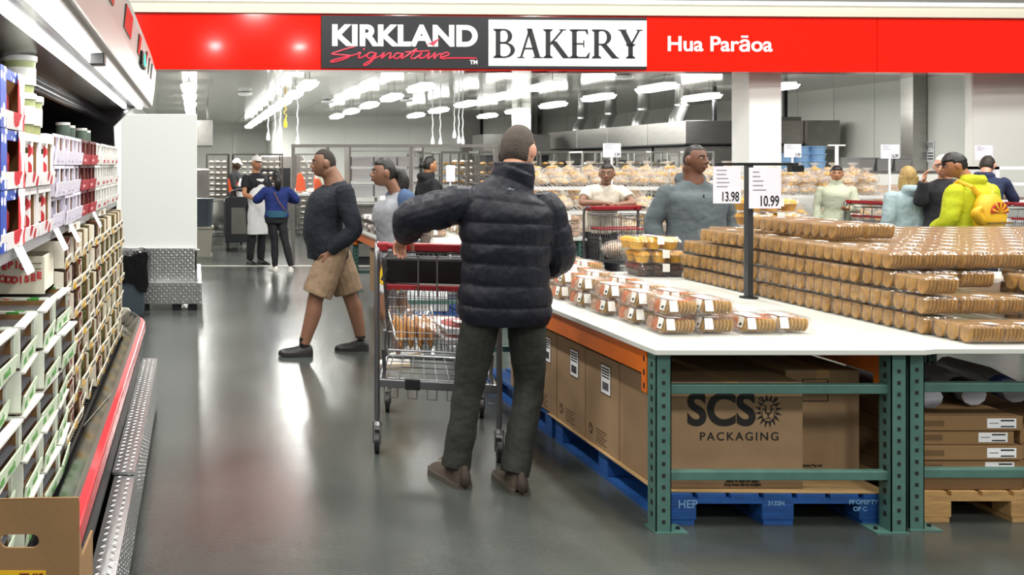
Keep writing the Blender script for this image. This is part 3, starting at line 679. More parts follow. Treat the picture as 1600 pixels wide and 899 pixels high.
# --------------- white end partition with tread plate base, bin
pt = empty('end_partition', (-.4, 10.2, 0), 0, 'white end panel standing on a tread plate plinth', 'partition')
MB().box(-.82, 9.95, .42, .02, 10.03, 2.15).build('white_panel', mat('partition_white', 'dfe3e0', .4), pt, bevel=.006)
tread(MB().box(-.80, 9.90, .30, 0, 9.95, .66), (-.8, 9.9, .30), (1, 0, 0), (0, 0, 1), (0, -1, 0), .8, .36).build('base_panel', TREAD_Y, pt)
tread(MB().box(-.80, 9.72, .075, .07, 9.745, .29), (-.8, 9.72, .08), (1, 0, 0), (0, 0, 1), (0, -1, 0), .87, .21).build('step_front', TREAD_Y, pt)
MB().box(-.80, 9.72, .29, .07, 9.95, .30).box(.0, 9.9, .29, .07, 11.6, .30).box(0, 9.9, .63, .045, 9.95, .645).build('step_top', TREAD_TOP, pt)
MB().box(.055, 9.745, .075, .07, 11.6, .29).box(.0, 9.95, .30, .02, 11.6, .62).build('side_plate', TREAD_X, pt)
MB().box(-.7, 9.76, 0, -.5, 9.9, .075).box(-.25, 9.76, 0, -.15, 9.9, .075).box(-.08, 9.76, 0, .02, 9.9, .075).build('foot', DARKM, pt)
MB().box(-.78, 10.03, .30, 0, 11.6, 2.15).build('unit_body', WHITE, pt)
tb = empty('waste_bin', (-.70, 9.4, 0), 0, 'grey waste bin lined with a black bag beside the white partition', 'bin')
rg = lambda s_, z, cx=-.70, cy=9.36: [(cx+s_*(.19*(1 if abs(cos(a_)) > .7 else abs(cos(a_))/.7)*(1 if cos(a_) > 0 else -1)), cy+s_*(.16*(1 if abs(sin(a_)) > .7 else abs(sin(a_))/.7)*(1 if sin(a_) > 0 else -1)), z) for a_ in [2*pi*i/32 for i in range(32)]]
MB().loft([rg(.82, .03), rg(.86, .06), rg(1, .62)]).build('tub', mat('bin_grey', '3d4850', .5), tb, smooth=True)
rb = []
for z, s_ in ((.36, 1.06), (.45, 1.12), (.55, 1.1), (.62, 1.14), (.67, 1.12), (.685, 1.0), (.66, .85), (.5, .8)):
    ring = rg(s_, z); rb.append([(x+.02*noise.noise(Vector((x*9, y*9, z*11))), y, zq+.05*noise.noise(Vector((x*8+3, y*9, z*3)))-(.07 if (x > -.62 and z < .5) else 0)) for x, y, zq in ring])
MB().loft(rb, cap=False).build('bin_liner', mat('black_bag', '0d0d0f', .25, bump=.9, bscale=14), tb, smooth=True)
# ================================================================ RACK TABLES
TZ = .785
def upright(root, x0, x1, y, h=TZ-.012, fwd=1):
    """one frame across the bay: two posts with dark patches for the shade in punched holes, two rails, foot plates. fwd: patches face the camera"""
    for sx, s in ((x0, 1), (x1, -1)):
        a, b = (sx, sx+.066) if s > 0 else (sx-.066, sx)
        p = MB().box(a, y, .006, b, y+.004, h).box(a, y, .006, a+.004, y+.07, h).box(b-.004, y, .006, b, y+.07, h)
        c = (a+b)/2
        p.box(a+.004, y+.066, .006, a+.018, y+.07, h).box(b-.018, y+.066, .006, b-.004, y+.07, h)
        for k in range(int(h/.05)-1):
            z = .04+k*.05; p.box(c-.007, y-.0012, z, c+.007, y, z+.016, 1)  # proud dark boxes stand in for the shade inside punched holes
            for xx, dx in ((a, -.0012), (b, .0012)):
                p.box(min(xx, xx+dx), y+.028, z+.02, max(xx, xx+dx), y+.044, z+.042, 1)
        p.build('post', [GREENM, INK], root)
        MB().box(a-.005 if s > 0 else a-.07, y-.012, 0, b+.07 if s > 0 else b+.005, y+.09, .006).lathe([(.008, .006), (.008, .016)], (b+.045 if s > 0 else a-.045, y+.03, 0), 8, 1).build('foot_plate', [GREENM, DARKM], root)
    for z in (.24, .615):
        MB().box(x0+.064, y+.018, z-.02, x1-.064, y+.055, z+.02).build('rail', GREENM, root, bevel=.004)
def beam(root, x, y0, y1, side):
    z0, z1 = TZ-.125, TZ-.012
    MB().box(x-.02, y0+.03, z0, x+.02, y1-.03, z1).box(x-.024, y0+.03, z1-.03, x+.024, y1-.03, z1).build('beam', ORANGE, root, bevel=.003)
    for yy in (y0, y1-.045):
        c = MB().box(x-.028, yy+.0, z0-.075, x+.028, yy+.045, z1+.004)
        xx = x-.0285 if side < 0 else x+.0275
        for q in range(3): c.box(xx, yy+.016, z0-.06+q*.06, xx+.001, yy+.03, z0-.035+q*.06, 1)
        c.build('beam_connector', [ORANGE, INK], root)
def rack(x0, y0, y1, label, wdt=1.08, grp='rack tables'):
    r = empty('rack_table', (x0+wdt/2, y0, 0), 0, label, 'rack table', grp)
    upright(r, x0, x0+wdt, y0); upright(r, x0, x0+wdt, y1-.08)
    beam(r, x0+.025, y0+.075, y1-.07, -1); beam(r, x0+wdt-.025, y0+.075, y1-.07, 1)
    return r
RY0, RY1 = 3.86, 6.60
rk = [rack(1.985+i*1.115, RY0+(.03 if i else 0), RY1, f'green framed rack table, {t_}') for i, t_ in enumerate(('nearest the aisle, above the printed carton', 'second from the aisle, above wooden pallets', 'third from the aisle under the stacked cookie packs', 'fourth from the aisle under the cookie packs'))]
bd = MB(); bd.prism([(1.965, RY0-.03), (3.12, RY0-.03), (3.19, RY0-.005), (6.45, RY0-.005), (6.45, RY1+.02), (1.965, RY1+.02)], TZ-.012, TZ+.012, 'z')
tag(bd.build('table_board', BOARD, bevel=.003), 'large white table board covering the near rack tables', 'table board')

# pallets
def pallet(x0, y0, wx, wy, m, label, name='pallet', h=.135, letters=None):
    r = empty(name, (x0+wx/2, y0+wy/2, 0), 0, label, 'pallet', 'pallets under the racks')
    for i in range(7):
        ww = wx/7*.86; xx = x0+i*(wx-ww)/6; MB().box(xx, y0, h-.02, xx+ww, y0+wy, h).build('deck_board', m, r)
    for i in range(3):
        yy = y0+i*(wy-.1)/2; MB().box(x0, yy, h-.042, x0+wx, yy+.1, h-.0205).build('cross_board', m, r)
        for j in range(3):
            xx = x0+j*(wx-.14)/2; MB().box(xx, yy, .02, xx+.14, yy+.1, h-.0425).build('block', m, r, bevel=.004)
    for j in range(3):
        xx = x0+j*(wx-.13)/2; MB().box(xx, y0, 0, xx+.13, y0+wy, .0195).build('bottom_board', m, r)
    return r
bp1 = pallet(2.0+.07, 3.95, 1.0, 1.2, PALBLUE, 'blue wooden pallet under the printed carton')
PB2 = mat('stencil_blue', '6f9ac4', .7)
for s_, x, z in (('HEP', 2.17, .09), ('3132N', 2.56, .095), ('PROPERTY', 2.945, .10), ('OF C', 2.93, .07)):
    text_mb(s_, .05 if s_ == 'HEP' else .027, .001, depth=.0004).xf(front_m(x, 3.9485, z)).build('stencil', PB2, bp1)
pallet(2.07, 5.2, 1.0, 1.2, PALBLUE, 'blue wooden pallet beyond the first under the brown cartons')
pallet(3.22, 3.98, .95, 1.2, WOOD, 'plain wooden pallet under the flat cartons')
sh = MB().prism([(2.045, 3.97), (3.06, 3.95), (3.07, 5.2), (2.05, 5.22)], .1365, .142, 'z')
tag(sh.build('slip_sheet', mat('slip_sheet', 'bb9b6b', .8)), 'brown card slip sheet between blue pallet and cartons', 'slip sheet')
# printed cartons
TAPE = mat('brown_tape', 'b08f62', .35)
def carton(x0, y0, z0, w, d, h, label, big=False, wlab=True):
    r = empty('carton', (x0+w/2, y0+d/2, z0), 0, label, 'carton', 'brown cartons under the near table')
    MB().box(x0, y0, z0, x0+w, y0+d, z0+h).build('box', CARD, r, bevel=.004)
    MB().box(x0+w/2-.03, y0-.001, z0+h-.05, x0+w/2+.03, y0+.0, z0+h).box(x0+w/2-.03, y0, z0+h, x0+w/2+.03, y0+d, z0+h+.001).build('tape', TAPE, r)
    if wlab:
        ys = y0+d*.36
        MB().box(x0-.001, ys-.055, z0+h-.19, x0, ys+.055, z0+h-.035).build('label_border', BROWNINK, r)
        MB().box(x0-.002, ys-.048, z0+h-.182, x0-.001, ys+.048, z0+h-.043).build('shipping_label', PAPER, r)
        q = MB()
        for i in range(4): q.box(x0-.003, ys-.04, z0+h-.06-i*.014, x0-.002, ys+.04, z0+h-.053-i*.014)
        for i in range(12): q.box(x0-.003, ys-.03+i*.0055, z0+h-.165, x0-.002, ys-.0275+i*.0055, z0+h-.125)
        q.build('label_print', INK, r)
        c = (y0+d*.83, z0+.07); q = MB().prism([(c[0]+.024*cos(a_), c[1]+.03*sin(a_)) for a_ in [2*pi*i/14 for i in range(14)]], x0-.001, x0, 'x')
        q.prism([(c[0]-.014, c[1]-.012), (c[0]+.014, c[1]-.012), (c[0], c[1]+.018)], x0-.002, x0-.001, 'x', 1)
        for i in range(5): q.box(x0-.001, y0+d*.40-(.0 if i % 2 else .02), z0+.085-i*.016, x0, y0+d*.66, z0+.091-i*.016)
        q.build('logo', [BROWNINK, CARD], r)
    return r
s = carton(2.068, 3.995, .143, .642, .37, .475, 'large brown carton printed SCS PACKAGING with a lion head', wlab=False)
def sp(name, mb, m): return mb.build(name, m, s)
sp('lettering', text_mb('SCS', .198, .0065, sx=.95, depth=.0006).xf(front_m(2.345, 3.9935, .49)), INK)
sp('lettering', text_mb('PACKAGING', .052, .0003, sx=1.0, depth=.0006, font_space=1.28).xf(front_m(2.425, 3.9935, .375)), INK)
sp('small_print', text_mb('Store in cool dry place\nkeep from direct sunlight', .016, .0006, depth=.0005).xf(front_m(2.44, 3.9935, .17)), INK)
ln = MB(); cx, cz = 2.555, .49
def lp(pts, w): ln.tube([(cx+x, 3.9938, cz+z) for x, z in pts], w, 5)
for i in range(16):   # mane: curved flame strokes round the face
    a_ = 2*pi*i/16+.2; c_, s_ = cos(a_), sin(a_)
    ln.prism([(cx+c_*.036-s_*.006, cz+s_*.045+c_*.006), (cx+c_*.062+s_*.004, cz+s_*.076-c_*.004), (cx+c_*.036+s_*.008, cz+s_*.045-c_*.008)], 3.9932, 3.9945, 'y')
lp([(-.028, .03), (-.012, .022), (-.012, -.008)], .0025); lp([(.028, .03), (.012, .022), (.012, -.008)], .0025)
lp([(-.024, .008), (-.015, .006)], .003); lp([(.024, .008), (.015, .006)], .003)
ln.prism([(cx-.012, cz-.008), (cx+.012, cz-.008), (cx, cz-.022)], 3.9932, 3.9945, 'y'); lp([(0, -.02), (0, -.03), (-.012, -.036)], .002); lp([(0, -.03), (.012, -.036)], .002)
lp([(-.03, .0), (-.026, -.03), (-.01, -.048), (.01, -.048), (.026, -.03), (.03, .0)], .002)
lp([(-.033, .045), (-.042, .055), (-.036, .062), (-.026, .052)], .002); lp([(.033, .045), (.042, .055), (.036, .062), (.026, .052)], .002)
sp('lion_logo', ln, INK)
s = carton(2.715, 4.12, .143, .34, .38, .50, 'brown carton with a square outline print beside the lion carton', wlab=False)
for a_ in ((2.79, .50, .91+2.0, .503), (2.79, .60, 2.91, .603), (2.79, .50, 2.793, .603), (2.907, .50, 2.91, .603)): MB().box(a_[0], 4.118, a_[1], a_[2], 4.12, a_[3]).build('print', INK, s)
for i, wd_ in enumerate((.13, .09, .11)): text_mb(('SCS Packaging Pty Ltd', '12 Wheeler Street', 'Dandenong VIC')[i], .016, .0005, depth=.0004).xf(front_m(2.81, 4.118, .205-i*.02)).build('print', INK, s)
# first one's side face shows label and logo toward the aisle: the row runs back along the aisle side
for i in range(4):
    carton(2.065, 4.372+i*.375, .143, .62, .368, .475-.0*i, f'brown carton with white label facing the aisle, {ORD[i]} behind the lion carton')
sidec = s
for (x0, x1, z) in ((2.15, 3.0, .622), (2.2, 3.0, .66)): pass
# stack of flat cartons between the frames and on the wooden pallet
fcg = lambda x0, y0, z, w, d, h, lab, lb=True: flatc(x0, y0, z, w, d, h, lab, lb)
def flatc(x0, y0, z, w, d, h, lab, lb, rz=0):
    r = empty('flat_carton', (x0+w/2, y0+d/2, z), 0, lab, 'carton', 'flat brown cartons under the racks')
    MB().box(x0, y0, z, x0+w, y0+d, z+h).build('box', CARD2, r, bevel=.003)
    if lb:
        MB().box(x0+w-.16, y0-.001, z+h*.18, x0+w-.03, y0, z+h*.85).build('white_label', PAPER, r)
        MB().box(x0+w-.10, y0-.002, z+h*.66, x0+w-.04, y0-.001, z+h*.76).box(x0+w-.15, y0-.002, z+h*.5, x0+w-.11, y0-.001, z+h*.54).box(x0+w-.10, y0-.002, z+h*.25, x0+w-.04, y0-.001, z+h*.34).build('label_print', INK, r)
        q = MB()
        for i in range(14): q.box(x0+.03+i*.0065, y0-.001, z+h*.3, x0+.033+i*.0065, y0, z+h*.7)
        q.build('barcode', BROWNINK, r)
    return r
for i in range(5):
    flatc(3.225, 4.0+.01*(i % 2), .1365+i*.066, .47 if i != 3 else .44, .82, .064, f'flat brown carton on the wooden pallet, aisle side stack, {ORD[i]} from the bottom', i > 0)
    if i < 4: flatc(3.71, 4.02+.01*(i % 2), .1365+i*.066, .45, .8, .064, f'flat brown carton on the wooden pallet, far side stack, {ORD[i]} from the bottom', False)
for i in range(5):
    flatc(2.72, 4.56+.015*(i % 3), .143+i*.086, .33, .5, .084, f'flat brown carton behind the outline-print carton, {ORD[i]} from the bottom', False)
for i in range(4):
    flatc(4.25, 4.05, .002+i*.09, .6, .8, .088, f'brown carton on the floor at the right edge, {ORD[i]} from the bottom', i % 2 == 0)
pk = empty('plastic_bundle', (3.7, 4.4, .47), 0, 'bundle of plastic wrapped bags on the flat cartons', 'bundle')
for i in range(3):
    q = MB().tube([(3.35+i*.24, 4.08+i*.05, .525), (3.45+i*.24, 4.45, .53), (3.5+i*.24, 4.75, .525)], [.05, .058, .05], 10, flat=.9)
    q.build('roll', mat('grey_wrap', 'a9a9b2', .25, bump=.7, bscale=20), pk, smooth=True)
    MB().tube([(3.37+i*.24, 4.15+i*.05, .527), (3.385+i*.24, 4.2+i*.05, .529)], [.056, .057], 10, flat=.95).build('blue_band', mat('blue_band', '24407c', .4) if i != 1 else BLACK, pk, smooth=True)

# ---------------- brown cookie packs
def cookie_disc(mb, x, y, z, r, t, m=0, tilt=.14, n=12):
    rings = []
    for dx, rr_ in ((-t/2, r*.86), (-t/4, r), (t/4, r), (t/2, r*.86)):
        rings.append([(x+dx+sin(a)*r*tilt*0+cos(a)*tilt*rr_, y+sin(a)*rr_*.92, z+cos(a)*rr_) for a in [2*pi*k_/n for k_ in range(n)]])
    mb.loft(rings, m)
def cookie_slab(mb, x, y, r, t):
    # big cookie seen face on: round below, squared off under the lid
    out = [(-r*.75, .079), (r*.75, .079), (r*.98, .070)]+[(r*cos(a), .038+.034*sin(a)) for a in [-pi*i/9 for i in range(10)]]+[(-r*.98, .070)]
    rings = []
    for dx, s_ in ((-t/2, .88), (-t*.25, 1), (t*.25, 1), (t/2, .88)): rings.append([(x+dx+(v-.04)*.10, y+u*s_, .041+(v-.041)*s_) for u, v in out])
    mb.loft(rings)
def sheet(mb, x0, y0, x1, y1, z, i=0, zb=None):
    # one thin layer of film; with zb, sloping sides down to zb
    n = len(mb.v); mb.add([(x0+i, y0+i, z), (x1-i, y0+i, z), (x1-i, y1-i, z), (x0+i, y1-i, z)], [(0, 1, 2, 3)])
    if zb is not None: mb.add([(x0+i, y0+i, z), (x1-i, y0+i, z), (x1-i, y1-i, z), (x0+i, y1-i, z), (x0, y0, zb), (x1, y0, zb), (x1, y1, zb), (x0, y1, zb)], [(0, 4, 5, 1), (1, 5, 6, 2), (2, 6, 7, 3), (3, 7, 4, 0)])
    return mb
def brown_pack():
    r = empty('cookie_pack', cat='cookie pack')
    W, D, H = .165, .205, .088
    for row in range(3):
        mb = MB(); y = (row+.5)*D/3
        for i in range(9): cookie_slab(mb, .014+i*.0168, y, .0305, .0125)
        mb.build('cookie_row', COOKIE, r, world=False, smooth=True)
    t_ = MB().add([(-.003, .004, .003), (W-.002, .004, .003), (W-.001, -.001, .07), (-.005, -.001, .07)], [(0, 1, 2, 3)])
    for row in range(3):
        a, b = row*D/3+.001, (row+1)*D/3-.001
        t_.add([(-.005, a, .07), (-.003, a+.008, .003), (-.003, b-.008, .003), (-.005, b, .07)], [(0, 1, 2, 3)])
        for q in (.35, .65): # moulded ribs on the wall
            y = a+(b-a)*q; t_.add([(-.0045, y-.003, .02), (-.008, y, .02), (-.0045, y+.003, .02), (-.0055, y-.003, .064), (-.009, y, .064), (-.0055, y+.003, .064)], [(0, 1, 4, 3), (1, 2, 5, 4)])
    t_.build('tray', CLEARP, r, world=False)
    sheet(sheet(MB(), -.010, -.004, W+.003, D+.002, .072, 0), 0, .004, W-.004, D-.004, .085, .01, .072).build('lid', clear('lid_plastic', amount=.05, rough=.12, bump=.6, bscale=30), r, world=False)
    MB().box(.10, .02, .0855, .15, .07, .0860).build('label', mat('pale_label', 'd8cfc4', .5), r, world=False)
    return Proto(r)
BP = brown_pack(); rq = random.Random(5)
GX, GY, GZ = .180, .208, .0935
ncol, nrow = 16, 11
def hgt(c, q):
    h = (1, 3, 4, 4, 4, 4, 4, 4, 4, 4, 4)[q] if c == 0 else (1, 3, 4, 4, 4, 4, 4, 4, 4, 4, 4)[max(0, min(10, q+(1 if c in (3, 4) else 0)))]
    if c in (1, 2) and 5 <= q <= 8: h = 5
    if c == 0 and q >= 9: h = 3 if q == 10 else 4
    if c in (3, 4, 5) and q in (1, 2): h = 3 if q == 1 else 4
    if c >= 6 and q in (2, 3): h = 5
    if c >= 6 and q == 0: h = 2
    if c in (1, 2) and q == 1: h = 2
    return h
cnt = 0
for q in range(nrow):
    for c in range(ncol):
        h = hgt(c, q)
        for l in range(h):
            top = l == h-1; exposed = top or c == 0 or (q == 0) or l >= hgt(c, q-1) or (c > 0 and l >= hgt(c-1, q))
            x = 3.37+c*GX; y = 3.93+q*GY
            if x/y > 0.975 or (x > 6.3): continue
            if (x+GX)/y > 0.975 or x+GX > 6.3: exposed = True
            if not exposed: continue
            cnt += 1
            BP.put((x+rq.uniform(-.006, .006)+(.03 if q == 0 and c == 0 else 0), y+rq.uniform(-.004, .004), TZ+.0125+l*GZ), rq.uniform(-.03, .03),
                   f'brown cookie pack, {ORD[q]} row from front, {ORD[c]} stack from left, {ORD[l]} layer up', 'brown cookie packs stacked on the near table')
print('COOKIEPACKS', cnt)

# ---------------- labelled assorted biscuit packs at the table's left end
def assorted(ms):
    r = empty('biscuit_pack', cat='biscuit pack'); W, D, H = .165, .24, .078
    for row in range(3):
        mb = MB(); y = .03+(row+.5)*(D-.06)/3
        for i in range(9): cookie_disc(mb, .016+i*.0165, y, .038, .031, .012, tilt=.2)
        mb.build('biscuit_row', ms[row], r, world=False, smooth=True)
    MB().add([(.002, .002, .001), (W-.002, .002, .001), (W-.002, D-.002, .001), (.002, D-.002, .001), (-.006, -.006, .022), (W+.006, -.006, .022), (W+.006, D+.006, .022), (-.006, D+.006, .022)], [(0, 1, 5, 4), (1, 2, 6, 5), (2, 3, 7, 6), (3, 0, 4, 7)]).build('tray', CLEARP, r, world=False)
    MB().add([(-.016, -.016, .0225), (W+.014, -.016, .0225), (W+.014, D+.014, .0225), (-.016, D+.014, .0225), (0, 0, .0235), (W, 0, .0235), (W, D, .0235), (0, D, .0235), (.014, .014, H), (W-.014, .014, H), (W-.014, D-.014, H), (.014, D-.014, H)], [(0, 1, 5, 4), (1, 2, 6, 5), (2, 3, 7, 6), (3, 0, 4, 7), (4, 5, 9, 8), (5, 6, 10, 9), (6, 7, 11, 10), (7, 4, 8, 11), (8, 9, 10, 11)]).build('lid', MATS['lid_plastic'], r, world=False)
    MB().taper(.035, .05, H+.0005, .10, D-.06, H+.0012, 0).add([(-.0005+.009, .03, .05), (-.0005+.009+.002, .09, .05), (.013, .09, H), (.013, .03, H)], [(0, 1, 2, 3)]).build('top_label', mat('pale_label', 'd8cfc4', .5), r, world=False)
    l_ = MB().add([(.012, -.0005, .030), (.05, -.0005, .030), (.05, .013, H+.002), (.014, .013, H+.002)], [(0, 1, 2, 3)]).add([(-.0005, .03, .030), (-.0005, .075, .030), (.0125, .075, H+.001), (.0125, .03, H+.001)], [(3, 2, 1, 0)])
    l_.build('price_label', LBL, r, world=False)
    MB().add([(-.0012, .04, .040), (-.0012, .058, .040), (.0055, .058, .052), (.0055, .04, .052)], [(3, 2, 1, 0)]).build('label_print', INK, r, world=False)
    return Proto(r)
AP = [assorted([OATIE, CARROT, PINKY]), assorted([OATIE, PINKY, CARROT])]
cnt = 0
lay = {}
for q in range(9):
    for c in range(4):
        n = 2 if c < 2 else (1 if q < 1 or (q == 1 and c == 2) else 0)
        if q >= 6: n = 2 if c < 3 else 0
        if c == 2 and 1 < q < 6: n = 1
        if q == 8: n = 3 if c in (1, 2) else 2
        if c == 3 and q > 0: n = 0
        for l in range(n):
            x = 2.165+c*.178-.012*q+(.02 if c > 1 else 0); y = 4.11+q*.272+c*.02
            if y > 6.3: continue
            AP[(q+c) % 2].put((x+rq.uniform(-.01, .01)+.01*l, y+rq.uniform(-.008, .008)+(.03*l if q == 0 else 0), TZ+.0125+l*.0805), rq.uniform(-.06, .06)-.03,
                   f'labelled biscuit pack, {ORD[q]} row from front, {ORD[c]} from the aisle, {ORD[l]} layer up', 'labelled biscuit packs on the near table')
# muffin packs
def muffin_pack(m, lid=True):
    r = empty('muffin_pack', cat='muffin pack'); W = .36
    for i in range(3):
        for j in range(2):
            MB().lathe([(.036, 0), (.048, .045), (.054, .052), (.046, .072), (.02, .082)], (.06+i*.12, .06+j*.12, .004), 12).build('muffin', m, r, world=False, smooth=True)
    MB().taper(0, 0, 0, W, .24, .05, .012).box(-.012, -.012, .05, W+.012, .252, .053).taper(.004, .004, .053, W-.004, .236, .092, .02, top=False).build('clamshell', CLEARP, r, world=False)
    MB().box(.17, -.0135, .04, .22, -.0125, .095).box(.17, -.012, .0925, .22, .2, .094).build('label', LBL, r, world=False)
    return Proto(r)
MP = muffin_pack(MUFFIN); DP = muffin_pack(CHOC)
DP.put((3.10, 6.28, TZ+.0125), 0, 'clear pack of dark muffins under the yellow muffin packs', 'muffin packs')
MP.put((3.10, 6.28, TZ+.0125+.096), .0, 'clear pack of yellow muffins, middle of the muffin stack', 'muffin packs')
MP.put((3.06, 6.27, TZ+.0125+.192), .03, 'clear pack of yellow muffins, topmost of the muffin stack', 'muffin packs')
for i in range(2): MP.put((3.74, 6.03, TZ+.0125+4*GZ+i*.096), .04*i, f'clear pack of yellow muffins on the brown cookie packs, {("lower", "upper")[i]} of two', 'muffin packs')

# price sign on a post
ps = empty('price_sign', (3.28, 5.3, TZ+.013), 0, 'black post with two white price cards reading 13.98 and 10.99', 'price sign')
MB().box(3.263, 5.29, TZ+.013, 3.297, 5.33, 1.60).build('post', mat('post_grey', '3c3f42', .4, .4), ps, bevel=.003)
MB().lathe([(.05, 0), (.05, .008)], (3.28, 5.31, TZ+.013), 16).box(3.08, 5.285, 1.583, 3.56, 5.30, 1.60).box(3.52, 5.28, 1.545, 3.59, 5.33, 1.585).build('cross_arm', DARKM, ps, bevel=.002)
PINK = mat('price_card', 'e6e4ee', .5)
def price_card(root, px0, py0, px1, py1, Y, txt, out=0, dark=INK, nl=5, jitter=0):
    a, b = P(px0, py0, Y), P(px1, py1, Y); w_, h_ = b.x-a.x, a.z-b.z
    MB().box(a.x, Y-.003, b.z, b.x, Y, a.z).build('card', PINK, root)
    text_mb(txt, h_*.36, h_*.006, sx=.62, depth=.0004, align='RIGHT').xf(front_m(b.x-w_*.06, Y-.004, b.z+h_*.17)).build('price_print', dark, root)
    q = MB()
    rl = random.Random(int(px0))
    for i in range(nl):
        z = a.z-h_*(.12+.11*i); q.box(a.x+w_*.12, Y-.0045, z, a.x+w_*(.3+.35*rl.random()), Y-.003, z+h_*.025)
    q.build('small_print', mat('faint_print', '8a8894', .6), root)
price_card(ps, 1114, 260, 1157, 318, 5.28, '13.98'); price_card(ps, 1170, 262, 1220, 326, 5.26, '10.99')
# ================================================================ PEOPLE
def V3(*a): return Vector(a)
def catmull(P_, n):
    out = []; N = len(P_)
    for i in range(N-1):
        p0, p1, p2, p3 = P_[max(i-1, 0)], P_[i], P_[i+1], P_[min(i+2, N-1)]
        for k_ in range(n):
            t = k_/n
            out.append([.5*((2*b)+(c-a)*t+(2*a-5*b+4*c-d)*t*t+(3*b-a-3*c+d)*t**3) for a, b, c, d in zip(p0, p1, p2, p3)])
    out.append(list(P_[-1])); return out
def limb(mb, pts, rad, sub=5, n=14, cap=True, flatend=False, flat=1.0, fold=0, fseed=0, m=0, puff=0, pitch=.1):
    """tapering limb along joints with round ends"""
    rows = [[*p, r] for p, r in zip(pts, rad)]
    q = catmull(rows, sub) if len(rows) > 1 else rows
    P_ = [Vector(x[:3]) for x in q]; R_ = [max(.004, x[3]) for x in q]
    L_ = 0; last = P_[0]
    if fold or puff:
        R2 = []
        for i, (p, r) in enumerate(zip(P_, R_)):
            L_ += (p-last).length; last = p
            k_ = 1+fold*sin(L_*70+fseed)*.5+fold*.5*sin(L_*131+fseed*2)
            if puff: k_ *= 1-puff+puff*2*abs(sin(pi*L_/pitch))**.6
            R2.append(r*k_)
        R_ = R2
    if cap:
        d0 = (P_[0]-P_[1]).normalized(); d1 = (P_[-1]-P_[-2]).normalized(); r0, r1 = R_[0], R_[-1]
        P_ = [P_[0]+d0*r0*.8, P_[0]+d0*r0*.5]+P_; R_ = [r0*.4, r0*.8]+R_
        if not flatend: P_ += [P_[-1]+d1*r1*.5, P_[-1]+d1*r1*.8]; R_ += [r1*.8, r1*.4]
    mb.tube(P_, R_, n, m, flat=flat)
def torso(mb, rings, sub=5, n=28, p=2.4, puff=0, pitch=.1, m=0):
    """rings: (center, right vector*rx, forward vector*ry)"""
    rows = [[*c, *a, *b] for c, a, b in rings]
    q = catmull(rows, sub); out = []; L_ = 0; last = Vector(q[0][:3])
    for x in q:
        c, a, b = Vector(x[:3]), Vector(x[3:6]), Vector(x[6:9]); L_ += (c-last).length; last = c
        k_ = 1
        if puff: k_ = 1-puff+puff*2*abs(sin(pi*L_/pitch))**.55
        ring = []
        for i in range(n):
            th = 2*pi*i/n; cx_, sx_ = cos(th), sin(th)
            ux = math.copysign(abs(cx_)**(2/p), cx_); uy = math.copysign(abs(sx_)**(2/p), sx_)
            ring.append(c+a*ux*k_+b*uy*k_)
        out.append(ring)
    mb.loft(out, m)
def sm01(a, b, x):
    t = min(1, max(0, (x-a)/(b-a))); return t*t*(3-2*t)
def head_pts(c, M, sc=1, shell=1, kind=None, n=40, k=30, fat=1):
    rings = []
    for i in range(k):
        th = pi*i/(k-1); th = min(max(th, .05), pi-.05); ring = []
        for j in range(n):
            d = Vector((sin(th)*cos(2*pi*j/n), sin(th)*sin(2*pi*j/n), -cos(th)))
            x, y, z = d.x*.0765*fat, d.y*.097, d.z*.116
            lo = sm01(0, -1, d.z)
            if d.y > -.2: x *= 1-.30*lo**1.6
            if d.y > 0 and d.z < 0: y *= min(1.34, (1-d.z*d.z*.97)**-.26)
            if d.z < 0: x *= min(1.16, (1-d.z*d.z*.97)**-.13)
            if d.y < 0: y *= 1-.28*sm01(-.1, -.9, d.z); z *= 1-.12*sm01(0, -.9, d.z)
            if d.y > 0: y *= .94+.03*lo
            if kind is None:
                for sx in (-1, 1): # eye sockets
                    e = math.exp(-(((d.x-sx*.42)/.2)**2+((d.z-.04)/.13)**2)) if d.y > 0 else 0; y -= .009*e
                e = math.exp(-((d.x/.6)**2+((d.z-.2)/.08)**2)) if d.y > 0 else 0; y += .004*e
                e = math.exp(-((d.x/.22)**2+((d.z+.85)/.15)**2)) if d.y > -.2 else 0; y += .008*e
            s_ = shell
            if kind:
                f_ = sm01(.05, .35, d.y)                         # how far to the front
                line = {'short': .52, 'buzz': .58, 'long': .55, 'cap': .38, 'beanie': .42}[kind]
                face = f_*(1-sm01(line-.08, line+.08, d.z))
                nape = 0 if kind == 'long' else (1-sm01(-.66, -.5, d.z))
                ear = (1-sm01(.22, .36, abs(d.y+.02)))*(1-sm01(.05, .22, d.z)) if kind != 'long' else 0
                if kind in ('cap', 'beanie'): nape = 1-sm01(-.1 if kind == 'beanie' else .08, .12 if kind == 'beanie' else .18, d.z)
                cut = max(face, nape, ear)
                s_ = shell*(1-cut)+.86*cut
                if kind in ('short',): s_ += .012*noise.noise(d*14)*(1-cut)+.03*(1-cut)*sm01(.5, 1, d.z)
            ring.append(c+M @ (Vector((x, y, z))*sc*s_))
        rings.append(ring)
    return rings
def frame(yaw, pitch=0, roll=0): return Matrix.Rotation(yaw, 3, 'Z') @ Matrix.Rotation(pitch, 3, 'X') @ Matrix.Rotation(roll, 3, 'Y')
